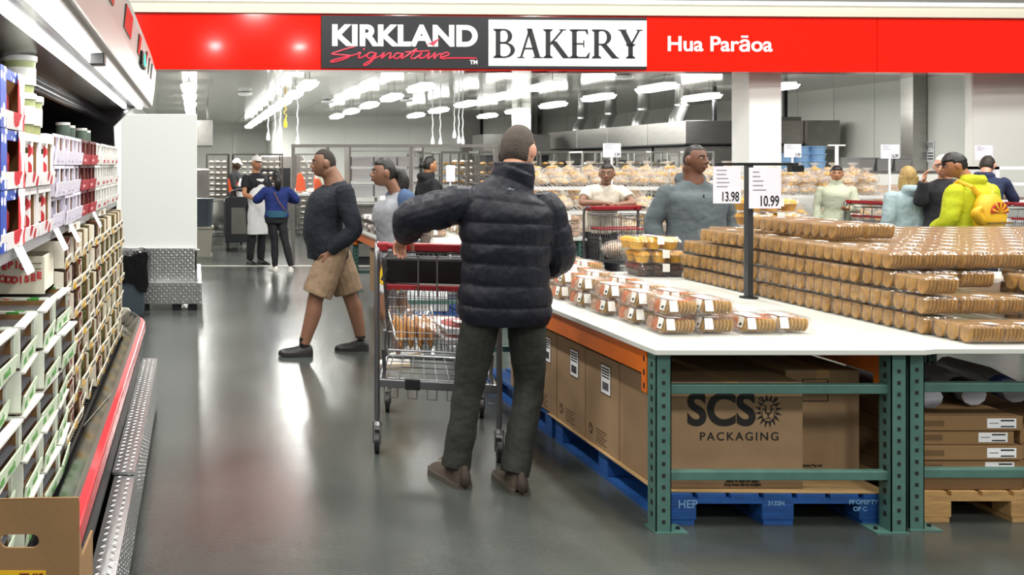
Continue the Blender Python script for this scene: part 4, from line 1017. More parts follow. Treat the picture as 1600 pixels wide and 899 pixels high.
def hand(mb, w_, d, n, t, curl=.5, s=1.0, m=0):
    """w_: wrist, d: finger direction, n: palm side, t: thumb side"""
    d = Vector(d).normalized(); t = Vector(t); t = (t-d*t.dot(d)).normalized(); n_ = Vector(n); n_ = (n_-d*n_.dot(d)-t*n_.dot(t)).normalized()
    w_ = Vector(w_)
    rings = []
    for u, hw, ht in ((-.02, .024, .019), (.0, .027, .019), (.03, .036, .017), (.065, .041, .016), (.09, .040, .013), (.097, .034, .008)):
        rings.append([w_+d*u*s+t*cos(a)*hw*s+n_*sin(a)*ht*s for a in [2*pi*i/14 for i in range(14)]])
    mb.loft(rings, m)
    for off, L_, r in ((.031, .072, .0088), (.0105, .08, .0092), (-.011, .075, .0088), (-.031, .058, .008)):
        p = w_+d*.082*s+t*off*s; a = curl*.35; pts = [p]; dd = d
        for seg, c_ in ((.45, .7), (.32, 1.15), (.25, .9)):
            a += curl*c_*.6; dd = d*cos(a)+n_*sin(a); p = p+dd*L_*seg*s; pts.append(p)
        limb(mb, pts, [r*s, r*s*.96, r*s*.9, r*s*.8], 3, 8, m=m)
    p = w_+d*.018*s+t*.026*s+n_*.004*s
    e = (d*.62+t*.7+n_*.25).normalized(); e2 = (d*.9+t*.25+n_*(.2+curl*.4)).normalized()
    limb(mb, [p, p+e*.035*s, p+e*.035*s+e2*.03*s, p+e*.035*s+e2*.055*s], [.0145*s, .0115*s, .0098*s, .008*s], 3, 8, m=m)
def shoe(mb, ank, toe, floor, sc=1, m=0, ms=1, high=0, soleh=.028, width=1):
    ank, toe = Vector(ank), Vector(toe); d = toe-ank; pitch_z = d.z; df = Vector((d.x, d.y, 0)).normalized(); s = Vector((-df.y, df.x, 0))
    up_ = Vector((0, 0, 1)); L_ = .285*sc
    # sole plane runs from heel to toe; floor: (heel z, toe z)
    hz, tz = floor
    heel = Vector((ank.x, ank.y, 0))-df*.07*sc
    def at(u): return heel+df*u*L_+up_*(hz+(tz-hz)*u)
    tilt = Vector((df.x, df.y, (tz-hz)/L_)).normalized(); nrm = s.cross(tilt); nrm = nrm if nrm.z > 0 else -nrm
    prof = [(.0, .024, .05+high*.5), (.03, .033, .08+high*.8), (.10, .037, .095+high), (.2, .038, .098+high), (.31, .038, .095+high), (.42, .040, .082+high*.3), (.58, .045, .07), (.74, .048, .062), (.86, .045, .056), (.95, .033, .046), (1.0, .018, .034)]
    rings = []
    for u, hw, h in prof:
        c = at(u); hw *= sc*width; h *= sc; rings.append([c+nrm*(soleh*.5+ (h-soleh*.5)*max(0, sin(a))**.8 if sin(a) > 0 else soleh*.5)+s*hw*cos(a)*(1 if sin(a) <= 0 else (.55+.45*(1-sin(a))**.5)) for a in [2*pi*i/16 for i in range(16)]])
    mb.loft(rings, m)
    sr = []
    for z_ in (0, soleh*.5, soleh):
        ring = []
        for side in (1, -1):
            for u, hw in ([(.0, .02), (.03, .034), (.16, .040), (.35, .040), (.6, .048), (.82, .048), (.95, .034), (1.01, .012)] if side > 0 else [(1.01, .012), (.95, .034), (.82, .048), (.6, .048), (.35, .040), (.16, .040), (.03, .034), (.0, .02)]):
                ring.append(at(u)+s*hw*1.06*sc*side*width+nrm*z_)
        sr.append(ring)
    mb.loft(sr, ms)

SKINS = {'tan': mat('skin_tan', 'a06c4c', .45, sss=.12, bump=.03, bscale=200, vary=.05, vscale=20), 'brown': mat('skin_brown', '85604b', .45, sss=.1, bump=.03, bscale=200, vary=.05, vscale=20),
         'dark': mat('skin_dark', '6c4633', .45, sss=.08), 'pale': mat('skin_pale', 'd09a80', .45, sss=.15, vary=.06, vscale=20), 'olive': mat('skin_olive', 'b07c58', .45, sss=.12), 'deep': mat('skin_deep', '3a241a', .5)}
def cloth(name, col, rough=.85, bump=.35, bscale=18, vary=.06, **k): return mat(name, col, rough, bump=bump, bscale=bscale, vary=vary, vscale=14, **k)
HAIRB = mat('hair_black', '14110f', .45, bump=.5, bscale=80, stretch=(1, 1, .25), vary=.3, vscale=80)
HAIRG = mat('hair_greybrown', '4a4038', .7, bump=.9, bscale=140, vary=.5, vscale=160)
EYEW = mat('eye_white', '9c8c84', .4); LIP = mat('lip', '8a4a40', .5); LIPD = mat('lip_dark', '6b3a30', .5)
STD = dict(head=(0, .02, 1.625), neck=(0, -.015, 1.47), chest=(0, 0, 1.30), waist=(0, 0, 1.08), pelvis=(0, 0, .93),
           shl=(-.185, -.01, 1.39), shr=(.185, -.01, 1.39), ell=(-.235, -.03, 1.13), elr=(.235, -.03, 1.13), wrl=(-.25, .04, .89), wrr=(.25, .04, .89),
           hil=(-.088, 0, .90), hir=(.088, 0, .90), knl=(-.10, .02, .49), knr=(.10, .02, .49), anl=(-.10, -.02, .09), anr=(.10, -.02, .09),
           tol=(-.12, .2, .03), tor=(.12, .2, .03))
def crease_tex(w_):
    n_ = 'creases%d' % int(w_*10)
    t = bpy.data.textures.get(n_)
    if not t: t = bpy.data.textures.new(n_, 'CLOUDS'); t.noise_scale = .10 if w_ > .6 else .06; t.noise_depth = 3; t.noise_basis = 'ORIGINAL_PERLIN'
    return t
def person(label, loc, yaw, scale=1.0, J={}, skin='tan', hair='short', hcol=None, hyaw=0, hpitch=0, hroll=0, top=None, bottom=None, shoes=None,
           belly=0, wid=1.0, sleeve='long', vox=.007, fem=False, puff=0, hands=(.5, .5), handdir=None, palm=None, thumb=None, fl=((0, 0), (0, 0)), collar=.0, extra=None, hemz=None, cuff=1.0, legs=True, shorts=False, legw=1.0, seat=0, armw=1.0, headsc=1.0, eyes=True, group=None, neckr=1.0, grouplabel=None, hoodie=False, topname='top', bottomname='trousers', sk_legs=True, fat=1, legsk=1.0, hemdrop=0):
    r = empty('person', (loc[0], loc[1], 0), yaw, label, 'person', group)
    j = {}
    for k_, v in STD.items():
        v = J.get(k_, v); j[k_] = Vector(v)*(scale if k_ not in J else 1)
    S_ = scale; skm = SKINS[skin]
    def bp(name, mb, m, rm=vox, sm=2, smooth=True, wr=0):
        o = mb.build(name, m, r, world=False, remesh=rm, sm=sm, smooth=smooth)
        if wr:
            d_ = o.modifiers.new('creases', 'DISPLACE'); d_.texture = crease_tex(wr); d_.strength = .035*wr; d_.mid_level = .5
        return o
    if bottom and not shorts: legsk *= .8
    sp_ = [j['pelvis']-V3(0, 0, .10*S_), j['pelvis'], j['waist'], j['chest'], (j['shl']+j['shr'])/2+V3(0, 0, .01), ((j['shl']+j['shr'])/2+V3(0, 0, .01)).lerp(j['neck'], .55), j['neck']]
    side = (j['shr']-j['shl']); sidew = side.length/2; side.normalize()
    hs = (j['hir']-j['hil']).normalized()
    def ringset(infl, lo=0, hi=7, bel=belly, extra_lo=None):
        hw = [.150, .168, .142 if fem else .152, .168 if not fem else .158, sidew/S_*.95/wid, (sidew/S_*.95*.45+.03)/wid, .062]
        hd = [.105, .118, .105, .118, .092, .078, .062]
        out = []
        for i in range(lo, hi):
            c = sp_[i]; t = (sp_[min(i+1, 6)]-sp_[max(i-1, 0)]).normalized()
            a = hs.lerp(side, i/4 if i < 4 else 1); a = (a-t*a.dot(t)).normalized(); b = t.cross(a)
            bb = bel*(1, 1, 1, .55, 0, 0, 0)[i]*S_
            w_ = hw[i]*S_*(wid if i < 6 else 1)+infl*(1 if i < 5 else .5); d_ = hd[i]*S_+infl*(1 if i < 5 else .5)+bb*.5
            if fem and i == 3: c = c+b*.02*S_; d_ += .02*S_
            out.append((c+b*bb*.5, a*w_, b*d_))
        return out
    HM = frame(hyaw, hpitch, hroll); hc = j['head']; hsz = S_*headsc
    # ---- body
    mb = MB()
    mb.loft(head_pts(hc, HM, hsz, fat=fat))
    q = lambda x, y, z: hc+HM @ (Vector((x, y, z))*hsz)
    limb(mb, [q(0, .089, .018), q(0, .099, -.008), q(0, .107, -.024)], [.008*hsz, .0105*hsz, .0145*hsz], 3, 10)
    for sx in (-1, 1):
        mb.ball(q(sx*.012, .098, -.031), .010*hsz, 10)
        mb.ball(q(sx*.080*fat, -.006, -.006), (.011*hsz, .021*hsz, .034*hsz), 12, M=HM @ Matrix.Rotation(-sx*.3, 3, 'Z'))
    mb.ball(q(0, .090, -.058), (.024*hsz, .012*hsz, .012*hsz), 12, M=HM)
    limb(mb, [q(0, -.03, -.06), (q(0, -.03, -.06)+j['neck'])/2, j['neck']-V3(0, 0, .04*S_)], [.056*S_*neckr, .055*S_*neckr, .07*S_*neckr], 4, 18)
    torso(mb, ringset(-.012), 4, 20)
    fs = {}
    for s_, sh, el, wr in ((-1, 'shl', 'ell', 'wrl'), (1, 'shr', 'elr', 'wrr')):
        A, B, C = j[sh], j[el], j[wr]
        limb(mb, [A, A.lerp(B, .5), B, B.lerp(C, .3), C], [.052*S_*armw, .046*S_*armw, .037*S_*armw, .039*S_*armw, .025*S_], 4, 12)
        i_ = 0 if s_ < 0 else 1
        d = Vector(handdir[i_]) if handdir and handdir[i_] else (C-B)
        pn = Vector(palm[i_]) if palm and palm[i_] else V3(-s_, .1, 0); tn = Vector(thumb[i_]) if thumb and thumb[i_] else V3(0, 1, .2)
        if hands[i_] is not None: hand(mb, C, d, pn, tn, hands[i_], S_)
    for s_, hi, kn, an, to in ((-1, 'hil', 'knl', 'anl', 'tol'), (1, 'hir', 'knr', 'anr', 'tor')):
        if not sk_legs: continue
        A, B, C, D = j[hi], j[kn], j[an], j[to]
        cf = (B-C).normalized(); back = V3(0, -1, 0)
        limb(mb, [A, A.lerp(B, .5), B, B.lerp(C, .33)+back*.012*S_, C], [.078*S_*legsk, .068*S_*legsk, .052*S_*legsk, .054*S_*legsk, .036*S_*legsk], 4, 14)
        if not shoes: limb(mb, [C, D+V3(0, 0, .02*S_)], [.034*S_, .022*S_], 3, 8)
    bp('body', mb, skm, vox)
    if eyes:
        for sx in (-1, 1):
            MB().ball(q(sx*.031, .0752, .006), .0115*hsz, 10).build('eye', EYEW, r, smooth=True, world=False)
            MB().ball(q(sx*.031, .0815, .006), (.0062*hsz,)*3, 8).build('iris', HAIRB, r, smooth=True, world=False)
            e = MB(); limb(e, [q(sx*.014, .0925, .026), q(sx*.032, .0925, .031), q(sx*.05, .080, .025)], [.003*hsz, .0042*hsz, .002*hsz], 3, 6)
            e.build('eyebrow', HAIRB if hcol is not HAIRG else HAIRG, r, smooth=True, world=False)
        e = MB(); limb(e, [q(-.024, .090, -.059), q(0, .1005, -.056), q(.024, .090, -.059)], [.003*hsz, .0055*hsz, .003*hsz], 3, 8)
        limb(e, [q(-.02, .090, -.064), q(0, .0995, -.066), q(.02, .090, -.064)], [.003*hsz, .006*hsz, .003*hsz], 3, 8)
        e.build('lips', LIPD if skin in ('brown', 'dark', 'deep') else LIP, r, smooth=True, world=False)
    hcol = hcol or HAIRB
    if hair:
        kind = hair if hair in ('short', 'buzz', 'long') else 'short'
        if hair == 'capped': kind = 'short'
        h = MB(); h.loft(head_pts(hc, HM, hsz, {'buzz': 1.03, 'short': 1.075, 'long': 1.10}[kind] if hair != 'capped' else 1.04, kind, fat=fat))
        if hair == 'ponytail':
            limb(h, [q(0, -.09, .01), q(0, -.135, -.01), q(.0, -.155, -.08), q(0, -.14, -.17), q(0, -.12, -.24)], [.03*hsz, .048*hsz, .06*hsz, .052*hsz, .02*hsz], 4, 12)
        if hair == 'bun': h.ball(q(0, -.03, .135), (.038*hsz, .04*hsz, .034*hsz), 14)
        if hair == 'lowbun': h.ball(q(0, -.125, .0), (.04*hsz, .038*hsz, .045*hsz), 14)
        if hair == 'long':
            torso(h, [(q(0, -.02, -.19), HM @ V3(.085, 0, 0)*hsz, HM @ V3(0, .05, 0)*hsz), (q(0, -.02, -.1), HM @ V3(.1, 0, 0)*hsz, HM @ V3(0, .07, 0)*hsz), (q(0, -.02, 0), HM @ V3(.09, 0, 0)*hsz, HM @ V3(0, .08, 0)*hsz)], 4)
        bp('hair', h, hcol, .006, 1)
    # ---- bottom garment
    if bottom:
        mb = MB(); inf = .012
        rs = ringset(.008, 0, 3, belly*.8); rs[2] = tuple(u.lerp(v, .35) for u, v in zip(rs[1], rs[2])); torso(mb, rs, 4, 24)
        for i_, (hi, kn, an) in enumerate((('hil', 'knl', 'anl'), ('hir', 'knr', 'anr'))):
            A, B, C = j[hi], j[kn], j[an]; lw_ = legw*S_
            if shorts:
                E = A.lerp(B, shorts if shorts is not True else .88); limb(mb, [A, A.lerp(B, .45), E], [.092*lw_, .096*lw_, .098*lw_], 5, 16, flatend=True)
            else:
                C2 = C+(B-C).normalized()*(-.015-hemdrop)
                limb(mb, [A, A.lerp(B, .5), B, B.lerp(C, .5), C2], [.094*lw_, .086*lw_, .072*lw_, .068*lw_, .060*cuff*lw_], 7, 16, flatend=True)
        bp(bottomname, mb, bottom, vox if shorts else vox, 2, wr=.7)
    # ---- top garment
    if top:
        mb = MB(); inf = .03 if puff else .017
        rs = ringset(inf)
        if hemz is not None:
            c, a, b = rs[0]; rs[0] = (Vector((c.x, c.y, hemz)), a, b)
        rs[-1] = (rs[-1][0]+V3(0, 0, collar*.3), rs[-1][1]*(1+collar*2), rs[-1][2]*(1+collar*2))
        torso(mb, rs, 6 if not puff else 16, 32, puff=puff, pitch=.1)
        if collar: # standing collar
            cc_ = j['neck']; torso(mb, [(cc_-V3(0, 0, .04), side*.085*S_, V3(0, .085*S_, 0)), (cc_+V3(0, .0, .02), side*(.1 if puff else .082)*S_, V3(0, .09*S_, 0)), (cc_+V3(0, .012, (.085 if puff else .065)*S_), side*(.094 if puff else .08)*S_, V3(0, (.097 if puff else .085)*S_, 0))], 4, 20)
        for i_, (sh, el, wr) in enumerate((('shl', 'ell', 'wrl'), ('shr', 'elr', 'wrr'))):
            A, B, C = j[sh], j[el], j[wr]; g_ = .014+(.018 if puff else 0)
            R0, R1, R2, R3 = .056*S_*armw+g_, .05*S_*armw+g_, .043*S_*armw+g_, .033*S_+g_*.7
            if sleeve == 'short': limb(mb, [A, A.lerp(B, .35), A.lerp(B, .62)], [R0*.88, R0, R0], 5, 16, flatend=True)
            else:
                D = C-(C-B).normalized()*.01
                if puff: limb(mb, [A, A.lerp(B, .5), B, B.lerp(C, .5), D], [R0*.95, R1*1.1, R2*1.12, R2*1.02, R3], 16, 18, puff=puff*1.6, pitch=.1, flatend=True)
                else: limb(mb, [A, A.lerp(B, .5), B, B.lerp(C, .5), D], [R0*.88, R1, R2, R2*.95, R3], 7, 16, flatend=True)
        if hoodie:
            b_ = V3(0, -1, 0); torso(mb, [(j['neck']+V3(0, -.03, -.06), side*.11*S_, V3(0, .075, 0)), (j['neck']+V3(0, -.05, .0), side*.115*S_, V3(0, .085, 0)), (j['neck']+V3(0, -.045, .05), side*.09*S_, V3(0, .075, 0))], 4, 20)
        bp(topname, mb, top, vox, 2, wr=.35 if puff else .7)
    if shoes:
        for i_, (an, to) in enumerate((('anl', 'tol'), ('anr', 'tor'))):
            mb = MB(); shoe(mb, j[an], j[to], fl[i_], S_*(shoes[3] if len(shoes) > 3 else 1), high=shoes[2] if len(shoes) > 2 else 0, width=shoes[4] if len(shoes) > 4 else 1)
            mb.build('shoe', [shoes[0], shoes[1]], r, smooth=True, world=False)
    if extra: extra(r, j, q, HM, hsz, bp)
    return r
def cap_hat(col, peak=True, back=False, kind='cap', name='cap'):
    def f(r, j, q, HM, s, bp):
        h = MB(); c = q(0, 0, 0)
        h.loft(head_pts(c, HM, s, 1.13, kind)); bp(name, h, col, .006, 1)
        if peak:
            b = MB(); sgn = -1 if back else 1
            pts = []
            for zt_ in (0, -.004):
                ring = [q(.062*cos(a), sgn*(.075+.07*max(0, sin(a))), .048+zt_-.012*max(0, sin(a))) for a in [pi*i/10 for i in range(11)]]
                ring += [q(-.05+.01*i, sgn*.07, .05+zt_) for i in range(11)]
                pts.append(ring)
            b.loft(pts).build('peak', col, r, smooth=True, world=False)
    return f
def chain(*fs):
    def f(*a):
        for g_ in fs: g_(*a)
    return f

# ---------- shopper in the navy puffer jacket, back to us, leaning on the cart
PUFF = mat('navy_nylon', '090e1c', .5, spec=.35, bump=.7, bscale=14, vary=.12, vscale=10, stretch=(1.6, 1.6, .6))
KHG = cloth('dark_green_trousers', '1c1f19', .8, .5, 10)
BOOT = mat('brown_suede', '40362d', .85, bump=.5, bscale=40, vary=.2); SOLE = mat('grey_sole', '454039', .8)
def puffx(r, j, q, HM, s, bp):
    # quilting seams already in the jacket; small mark below the collar, boot laces and collars
    c = j['neck']; MB().prism([(.01, 0), (.03, .008), (.038, .0), (.05, .004), (.045, -.004)], 0, .002, 'y').xf(Matrix.Translation((c.x-.09, c.y-.125, c.z-.045))).build('logo', mat('logo_grey', '8a94a0', .4), r, world=False)
    for an, to in (('anl', 'tol'), ('anr', 'tor')):
        p = j[an]; df = (j[to]-p); df.z = 0; df.normalize(); sd = V3(-df.y, df.x, 0); hb = V3(p.x, p.y, 0)-df*.072
        q_ = MB(); limb(q_, [hb-df*.002+V3(0, 0, .03), hb-df*.004+V3(0, 0, .06), hb+df*.006+V3(0, 0, .10)], [.022, .026, .018], 3, 10)
        q_.build('heel_patch', mat('boot_dark', '352c25', .8), r, world=False, smooth=True)
        l_ = MB()
        for k_ in range(5): c_ = hb+df*(.10+.026*k_)+V3(0, 0, .140-.014*k_); l_.tube([c_-sd*.026, c_+V3(0, 0, .012), c_+sd*.026], .0035, 5)
        l_.build('laces', mat('lace_brown', '6b5a44', .9), r, world=False)
person('man seen from behind in a navy puffer jacket leaning one hand on a shopping cart', (1.5, 4.45), 0, 1.0,
       J=dict(head=(.13, .07, 1.662), neck=(.085, .01, 1.515), chest=(.045, -.0, 1.30), waist=(.035, -.01, 1.06), pelvis=(.035, 0, .90),
              shl=(-.15, .0, 1.405), shr=(.235, .0, 1.385), ell=(-.385, .13, 1.32), wrl=(-.375, .375, 1.205), elr=(.305, .04, 1.13), wrr=(.25, .28, 1.02),
              hil=(-.07, 0, .88), hir=(.14, 0, .88), knl=(-.135, .03, .47), knr=(.165, .02, .47), anl=(-.20, -.0, .13), anr=(.065, -.08, .13), tol=(-.255, .20, .03), tor=(.065, .15, .03)),
       skin='pale', hair='short', hcol=HAIRG, hyaw=-.78, hpitch=-.1, top=PUFF, bottom=KHG, shoes=(BOOT, SOLE, .06, 1.02, 1.25), wid=1.16, vox=.0055, puff=.03, hemz=.80, collar=.12,
       hands=(.75, .6), handdir=((-.1, .75, -.65), None), palm=((0, -.6, -.8), None), thumb=((1, .2, 0), None), legw=1.02, cuff=1.12, armw=1.12, extra=puffx, topname='puffer_jacket', headsc=1.02, hemdrop=.035, sk_legs=False)

# ---------- man striding left in shorts
def shortsx(r, j, q, HM, s, bp):
    for an in ('anl', 'anr'):
        p = j[an]; MB().tube([p+V3(0, -.0, -.02), p+V3(0, -.0, .05)], [.044, .041], 14).build('sock', BLACK, r, world=False)
    c = j['neck']; MB().tube([c+V3(cos(a)*.072, sin(a)*.074-.0, .015+.01*sin(a)) for a in [2*pi*i/16 for i in range(16)]], .008, 6, closed=True).build('collar', PUFF, r, world=False, smooth=True)
NAVYK = cloth('navy_knit', '121923', .9, .6, 40)
KHAKI = cloth('khaki_shorts', '8a745c', .85, .3, 14)
person('man in a navy sweater and khaki shorts walking left, hand in his pocket', (1.16, 7.55), pi/2, 1.0,
       J=dict(head=(0, .075, 1.600), neck=(0, -.02, 1.445), chest=(0, .015, 1.27), waist=(0, .04, 1.06), pelvis=(0, .0, .93),
              shl=(-.195, -.065, 1.37), shr=(.195, -.0, 1.37), ell=(-.26, -.13, 1.06), wrl=(-.20, .06, .865), elr=(.24, .02, 1.10), wrr=(.20, .04, .90),
              hil=(-.095, .0, .90), hir=(.095, -.02, .90), knl=(-.11, .16, .475), knr=(.10, -.16, .47), anl=(-.12, .255, .105), anr=(.1, -.25, .13), tol=(-.14, .5, .05), tor=(.10, -.05, .03)),
       skin='brown', hair='buzz', hcol=mat('hair_cropped', '2c2520', .8, bump=.5, bscale=150), hyaw=0, hpitch=-.02, top=NAVYK, bottom=KHAKI, shorts=.93, shoes=(BLACK, mat('black_sole', '232323', .6), 0), belly=.09, wid=1.18, legsk=1.25,
       fl=((.0, .01), (.0, .0)), hands=(.4, .5), handdir=((.05, .3, -.95), None), legw=1.3, armw=1.3, extra=shortsx, hemz=.80, topname='sweater', bottomname='shorts', neckr=1.38, headsc=1.02, vox=.0065)

# ---------- young woman behind him, raglan shirt and yellow shorts
GREYT = cloth('grey_marl', '8e9196', .9, .25, 20); BLUET = cloth('faded_blue', '3c5272', .9, .3, 20); YELS = cloth('yellow_shorts', 'd8b010', .7, .3, 14)
def raglan(r, j, q, HM, s, bp):
    for i_, (sh, el, wr) in enumerate((('shl', 'ell', 'wrl'), ('shr', 'elr', 'wrr'))):
        A, B, C = j[sh], j[el], j[wr]; m_ = MB()
        limb(m_, [A+V3(0, 0, .03).lerp(V3(0, 0, .03), 0)+(j['neck']-A)*.3, A, A.lerp(B, .5), B, B.lerp(C, .6)], [.045, .076, .066, .058, .048], 6, 16, fold=.03)
        bp('raglan_sleeve', m_, BLUET, .007, 2)
    MB().prism([(-.05, 0), (.05, 0.01), (.055, .03), (-.045, .02)], 0, .003, 'y').xf(Matrix.Translation((-.03, .168, 1.27)))
    m_ = MB(); limb(m_, [q(0, -.125, -.005), q(0, -.14, -.005)], [.022, .022], 2, 10); m_.build('hair_tie', mat('grey_tie', '8c8478', .7), r, world=False)
    t_ = text_mb('esc', .055, .004, depth=.002); t_.xf(Matrix.Translation((-.12, .150, 1.33)) @ Matrix.Rotation(-.75+pi, 4, 'Z') @ Matrix(((1, 0, 0, 0), (0, 0, -1, 0), (0, 1, 0, 0), (0, 0, 0, 1))))
    t_.build('print', PAPER, r, world=False)
    for hi, kn in (('hil', 'knl'), ('hir', 'knr')):
        A, B = j[hi], j[kn]; E = A.lerp(B, .60); m_ = MB(); limb(m_, [E-(B-A)*.03, E+(B-A)*.012], [.098, .101], 2, 18); bp('white_hem', m_, PAPER, .006, 1)
    for an in ('anl', 'anr'):
        p = j[an]; MB().tube([p+V3(0, 0, -.02), p+V3(0, 0, .04)], [.04, .036], 12).build('sock', PAPER, r, world=False)
WHS = mat('white_shoe', 'dcdad4', .6); TAN = mat('tan_shoe', 'b8a68c', .6)
person('young woman in a grey shirt with blue sleeves and yellow shorts walking left', (1.62, 7.15), pi/2, .955,
       J=dict(head=(0, .115, 1.525), neck=(0, -.0, 1.375), chest=(0, .02, 1.20), waist=(0, .03, 1.02), pelvis=(0, -.0, .89),
              shl=(-.16, -.03, 1.31), shr=(.16, .0, 1.31), ell=(-.215, -.06, 1.04), wrl=(-.20, .06, .88),
              hil=(-.09, .02, .86), hir=(.09, 0, .86), knl=(-.10, .15, .48), knr=(.1, -.05, .48), anl=(-.1, .0, .09), anr=(.1, -.14, .16), tol=(-.11, .2, .03), tor=(.11, .05, .02)),
       skin='brown', hair='ponytail', top=GREYT, bottom=YELS, shorts=.62, shoes=(WHS, TAN, 0), fem=True, wid=1.12, belly=.02, extra=raglan, hemz=.80, sleeve='short', legw=1.08, bottomname='shorts', fl=((0, 0), (.05, 0)), topname='shirt')

# ---------- grey hoodie man
HOOD = cloth('grey_fleece', '545d60', .9, .35, 14)
def hoodx(r, j, q, HM, s, bp):
    MB().box(-.004, .0, 0, .004, .006, .42).xf(Matrix.Translation((0, .158, .93))).build('zip', DARKM, r, world=False)
    for sx in (-1, 1): MB().tube([V3(sx*.10, .162, 1.1), V3(sx*.15, .15, .98)], .004, 6).build('pocket_seam', DARKM, r, world=False)
person('man in a grey zip fleece standing behind the price cards', (4.06, 7.3), pi-.05, 1.0,
       J=dict(ell=(-.30, -.03, 1.11), elr=(.31, -.03, 1.11), wrl=(-.29, .06, .87), wrr=(.30, .05, .87), shl=(-.205, -.01, 1.36), shr=(.205, -.01, 1.36), head=(0.0, .03, 1.632), neck=(0, -.01, 1.475)), skin='dark', hair='buzz', top=HOOD, bottom=cloth('black_trousers', '15161a'),
       shoes=(BLACK, BLACK), wid=1.32, belly=.07, hyaw=.45, hoodie=True, extra=hoodx, hemz=.86, armw=1.3, neckr=1.3, topname='fleece', headsc=1.02)

# ---------- woman in cream T-shirt leaning over her cart
CRM = cloth('cream_tee', 'ddd6c6', .9, .25, 16)
person('woman in a cream T-shirt leaning with folded arms on her cart handle', (4.58, 10.1), pi-.25, .95,
       J=dict(head=(0, .30, 1.49), neck=(0, .20, 1.37), chest=(0, .12, 1.22), waist=(0, .0, 1.06), pelvis=(0, -.08, .9), shl=(-.165, .19, 1.305), shr=(.165, .19, 1.305),
              ell=(-.26, .33, 1.17), elr=(.26, .33, 1.17), wrl=(-.06, .43, 1.15), wrr=(.06, .43, 1.17), hil=(-.09, -.08, .88), hir=(.09, -.08, .88)),
       skin='brown', hair='bun', hpitch=-.1, hyaw=-.25, top=CRM, bottom=cloth('black_leggings', '14141a'), sleeve='short', fem=True, wid=1.1, hands=(.3, .3), handdir=((1, .1, 0), (-1, .1, 0)), palm=((0, .2, -1), (0, .2, -1)), thumb=((0, 1, .2), (0, 1, .2)), shoes=(BLACK, BLACK), vox=.008, topname='shirt', bottomname='leggings')

# ---------- woman in black coat behind the cart
person('woman in a black coat with tied black hair beyond the puffer jacket man', (3.06, 11.75), -pi/2+.25, .97, skin='olive', hair='lowbun', top=cloth('black_coat', '16171b'), bottom=MATS['black_trousers'], shoes=(BLACK, BLACK), fem=True, vox=.009, collar=.12, hoodie=True, topname='coat')

# ---------- staff and shopper at the bakery pass
CAPW = mat('white_cap', 'e6e6e2', .7); APR = cloth('white_apron', 'd6d8d8', .8, .3, 14)
def apron(z0, z1, w_, y, m=APR):
    def f(r, j, q, HM, s, bp):
        a = MB(); torso(a, [(V3(0, y, z0), V3(w_, 0, 0), V3(0, .11, 0)), (V3(0, y, (z0+z1)/2), V3(w_*.98, 0, 0), V3(0, .12, 0)), (V3(0, y, z1-.12), V3(w_*.8, 0, 0), V3(0, .12, 0)), (V3(0, y+.01, z1), V3(w_*.55, 0, 0), V3(0, .10, 0))], 4, 24)
        bp('apron', a, m, .008, 2)
    return f
person('baker in a white cap and long white apron talking with a shopper', (.97, 14.3), pi+.45, .99, skin='olive', hair='capped', hcol=HAIRB, top=cloth('black_tee', '15161a'), bottom=MATS['black_trousers'], shoes=(BLACK, BLACK), sleeve='short', fem=True,
       extra=chain(cap_hat(CAPW), apron(.48, 1.36, .175, .05)), vox=.008, J=dict(elr=(.24, .05, 1.12), wrr=(.2, .28, 1.05), ell=(-.24, .05, 1.12), wrl=(-.2, .28, 1.05)), topname='shirt')
BLS = cloth('royal_blue_knit', '1a2c6a', .9, .4, 30); TEALH = cloth('teal_hem', '27546a', .9)
def hemx(r, j, q, HM, s, bp):
    m_ = MB(); torso(m_, [(V3(0, 0, .80), V3(.165, 0, 0), V3(0, .125, 0)), (V3(0, 0, .90), V3(.172, 0, 0), V3(0, .13, 0))], 4); bp('shirt_hem', m_, TEALH, .008, 1)
    m_ = MB(); m_.tube([V3(-.06, -.13, 1.18), V3(.0, -.145, 1.05), V3(.09, -.14, .93), V3(.16, -.06, .88)], .008, 6).build('bag_strap', mat('tan_strap', '7a5440', .6), r, world=False)
person('woman in a royal blue sweater and black leggings facing the counter', (1.21, 13.35), .1, .86, skin='brown', hair='ponytail', top=BLS, bottom=MATS['black_leggings'], shoes=(WHS, WHS), fem=True, wid=1.22, vox=.008, legw=.95, hemz=.84,
       J=dict(ell=(-.29, .06, 1.06), elr=(.31, .06, 1.06), wrl=(-.17, .26, 1.08), wrr=(.17, .26, 1.08), knr=(.12, -.06, .46), anr=(.19, -.12, .10), tor=(.24, .1, .03), anl=(-.02, 0, .08), knl=(-.03, 0, .44), tol=(-.08, .2, .03)), armw=1.35, extra=hemx, topname='sweater', bottomname='leggings', fl=((0, 0), (.0, 0)), cuff=.75)
ORV = mat('orange_vest', 'd8521c', .6)
def vest(r, j, q, HM, s, bp):
    m_ = MB(); torso(m_, [(V3(0, -.005, 1.02*s), V3(.165, 0, 0), V3(0, .125, 0)), (V3(0, -.005, 1.28*s), V3(.185, 0, 0), V3(0, .135, 0)), (V3(0, -.01, 1.42*s), V3(.17, 0, 0), V3(0, .10, 0))], 4); bp('orange_vest', m_, ORV, .008, 1)
person('baker with an orange vest and white apron working at the mixer', (.84, 18.6), -pi/2-.5, .98, skin='deep', hair='capped', top=MATS['black_tee'], bottom=MATS['black_trousers'], shoes=(BLACK, BLACK), extra=chain(vest, cap_hat(CAPW), apron(.45, 1.3, .15, .05)), vox=.01,
       J=dict(elr=(.24, .1, 1.12), wrr=(.15, .33, 1.05), ell=(-.24, .1, 1.12), wrl=(-.15, .33, 1.05)), hpitch=-.3, topname='shirt')
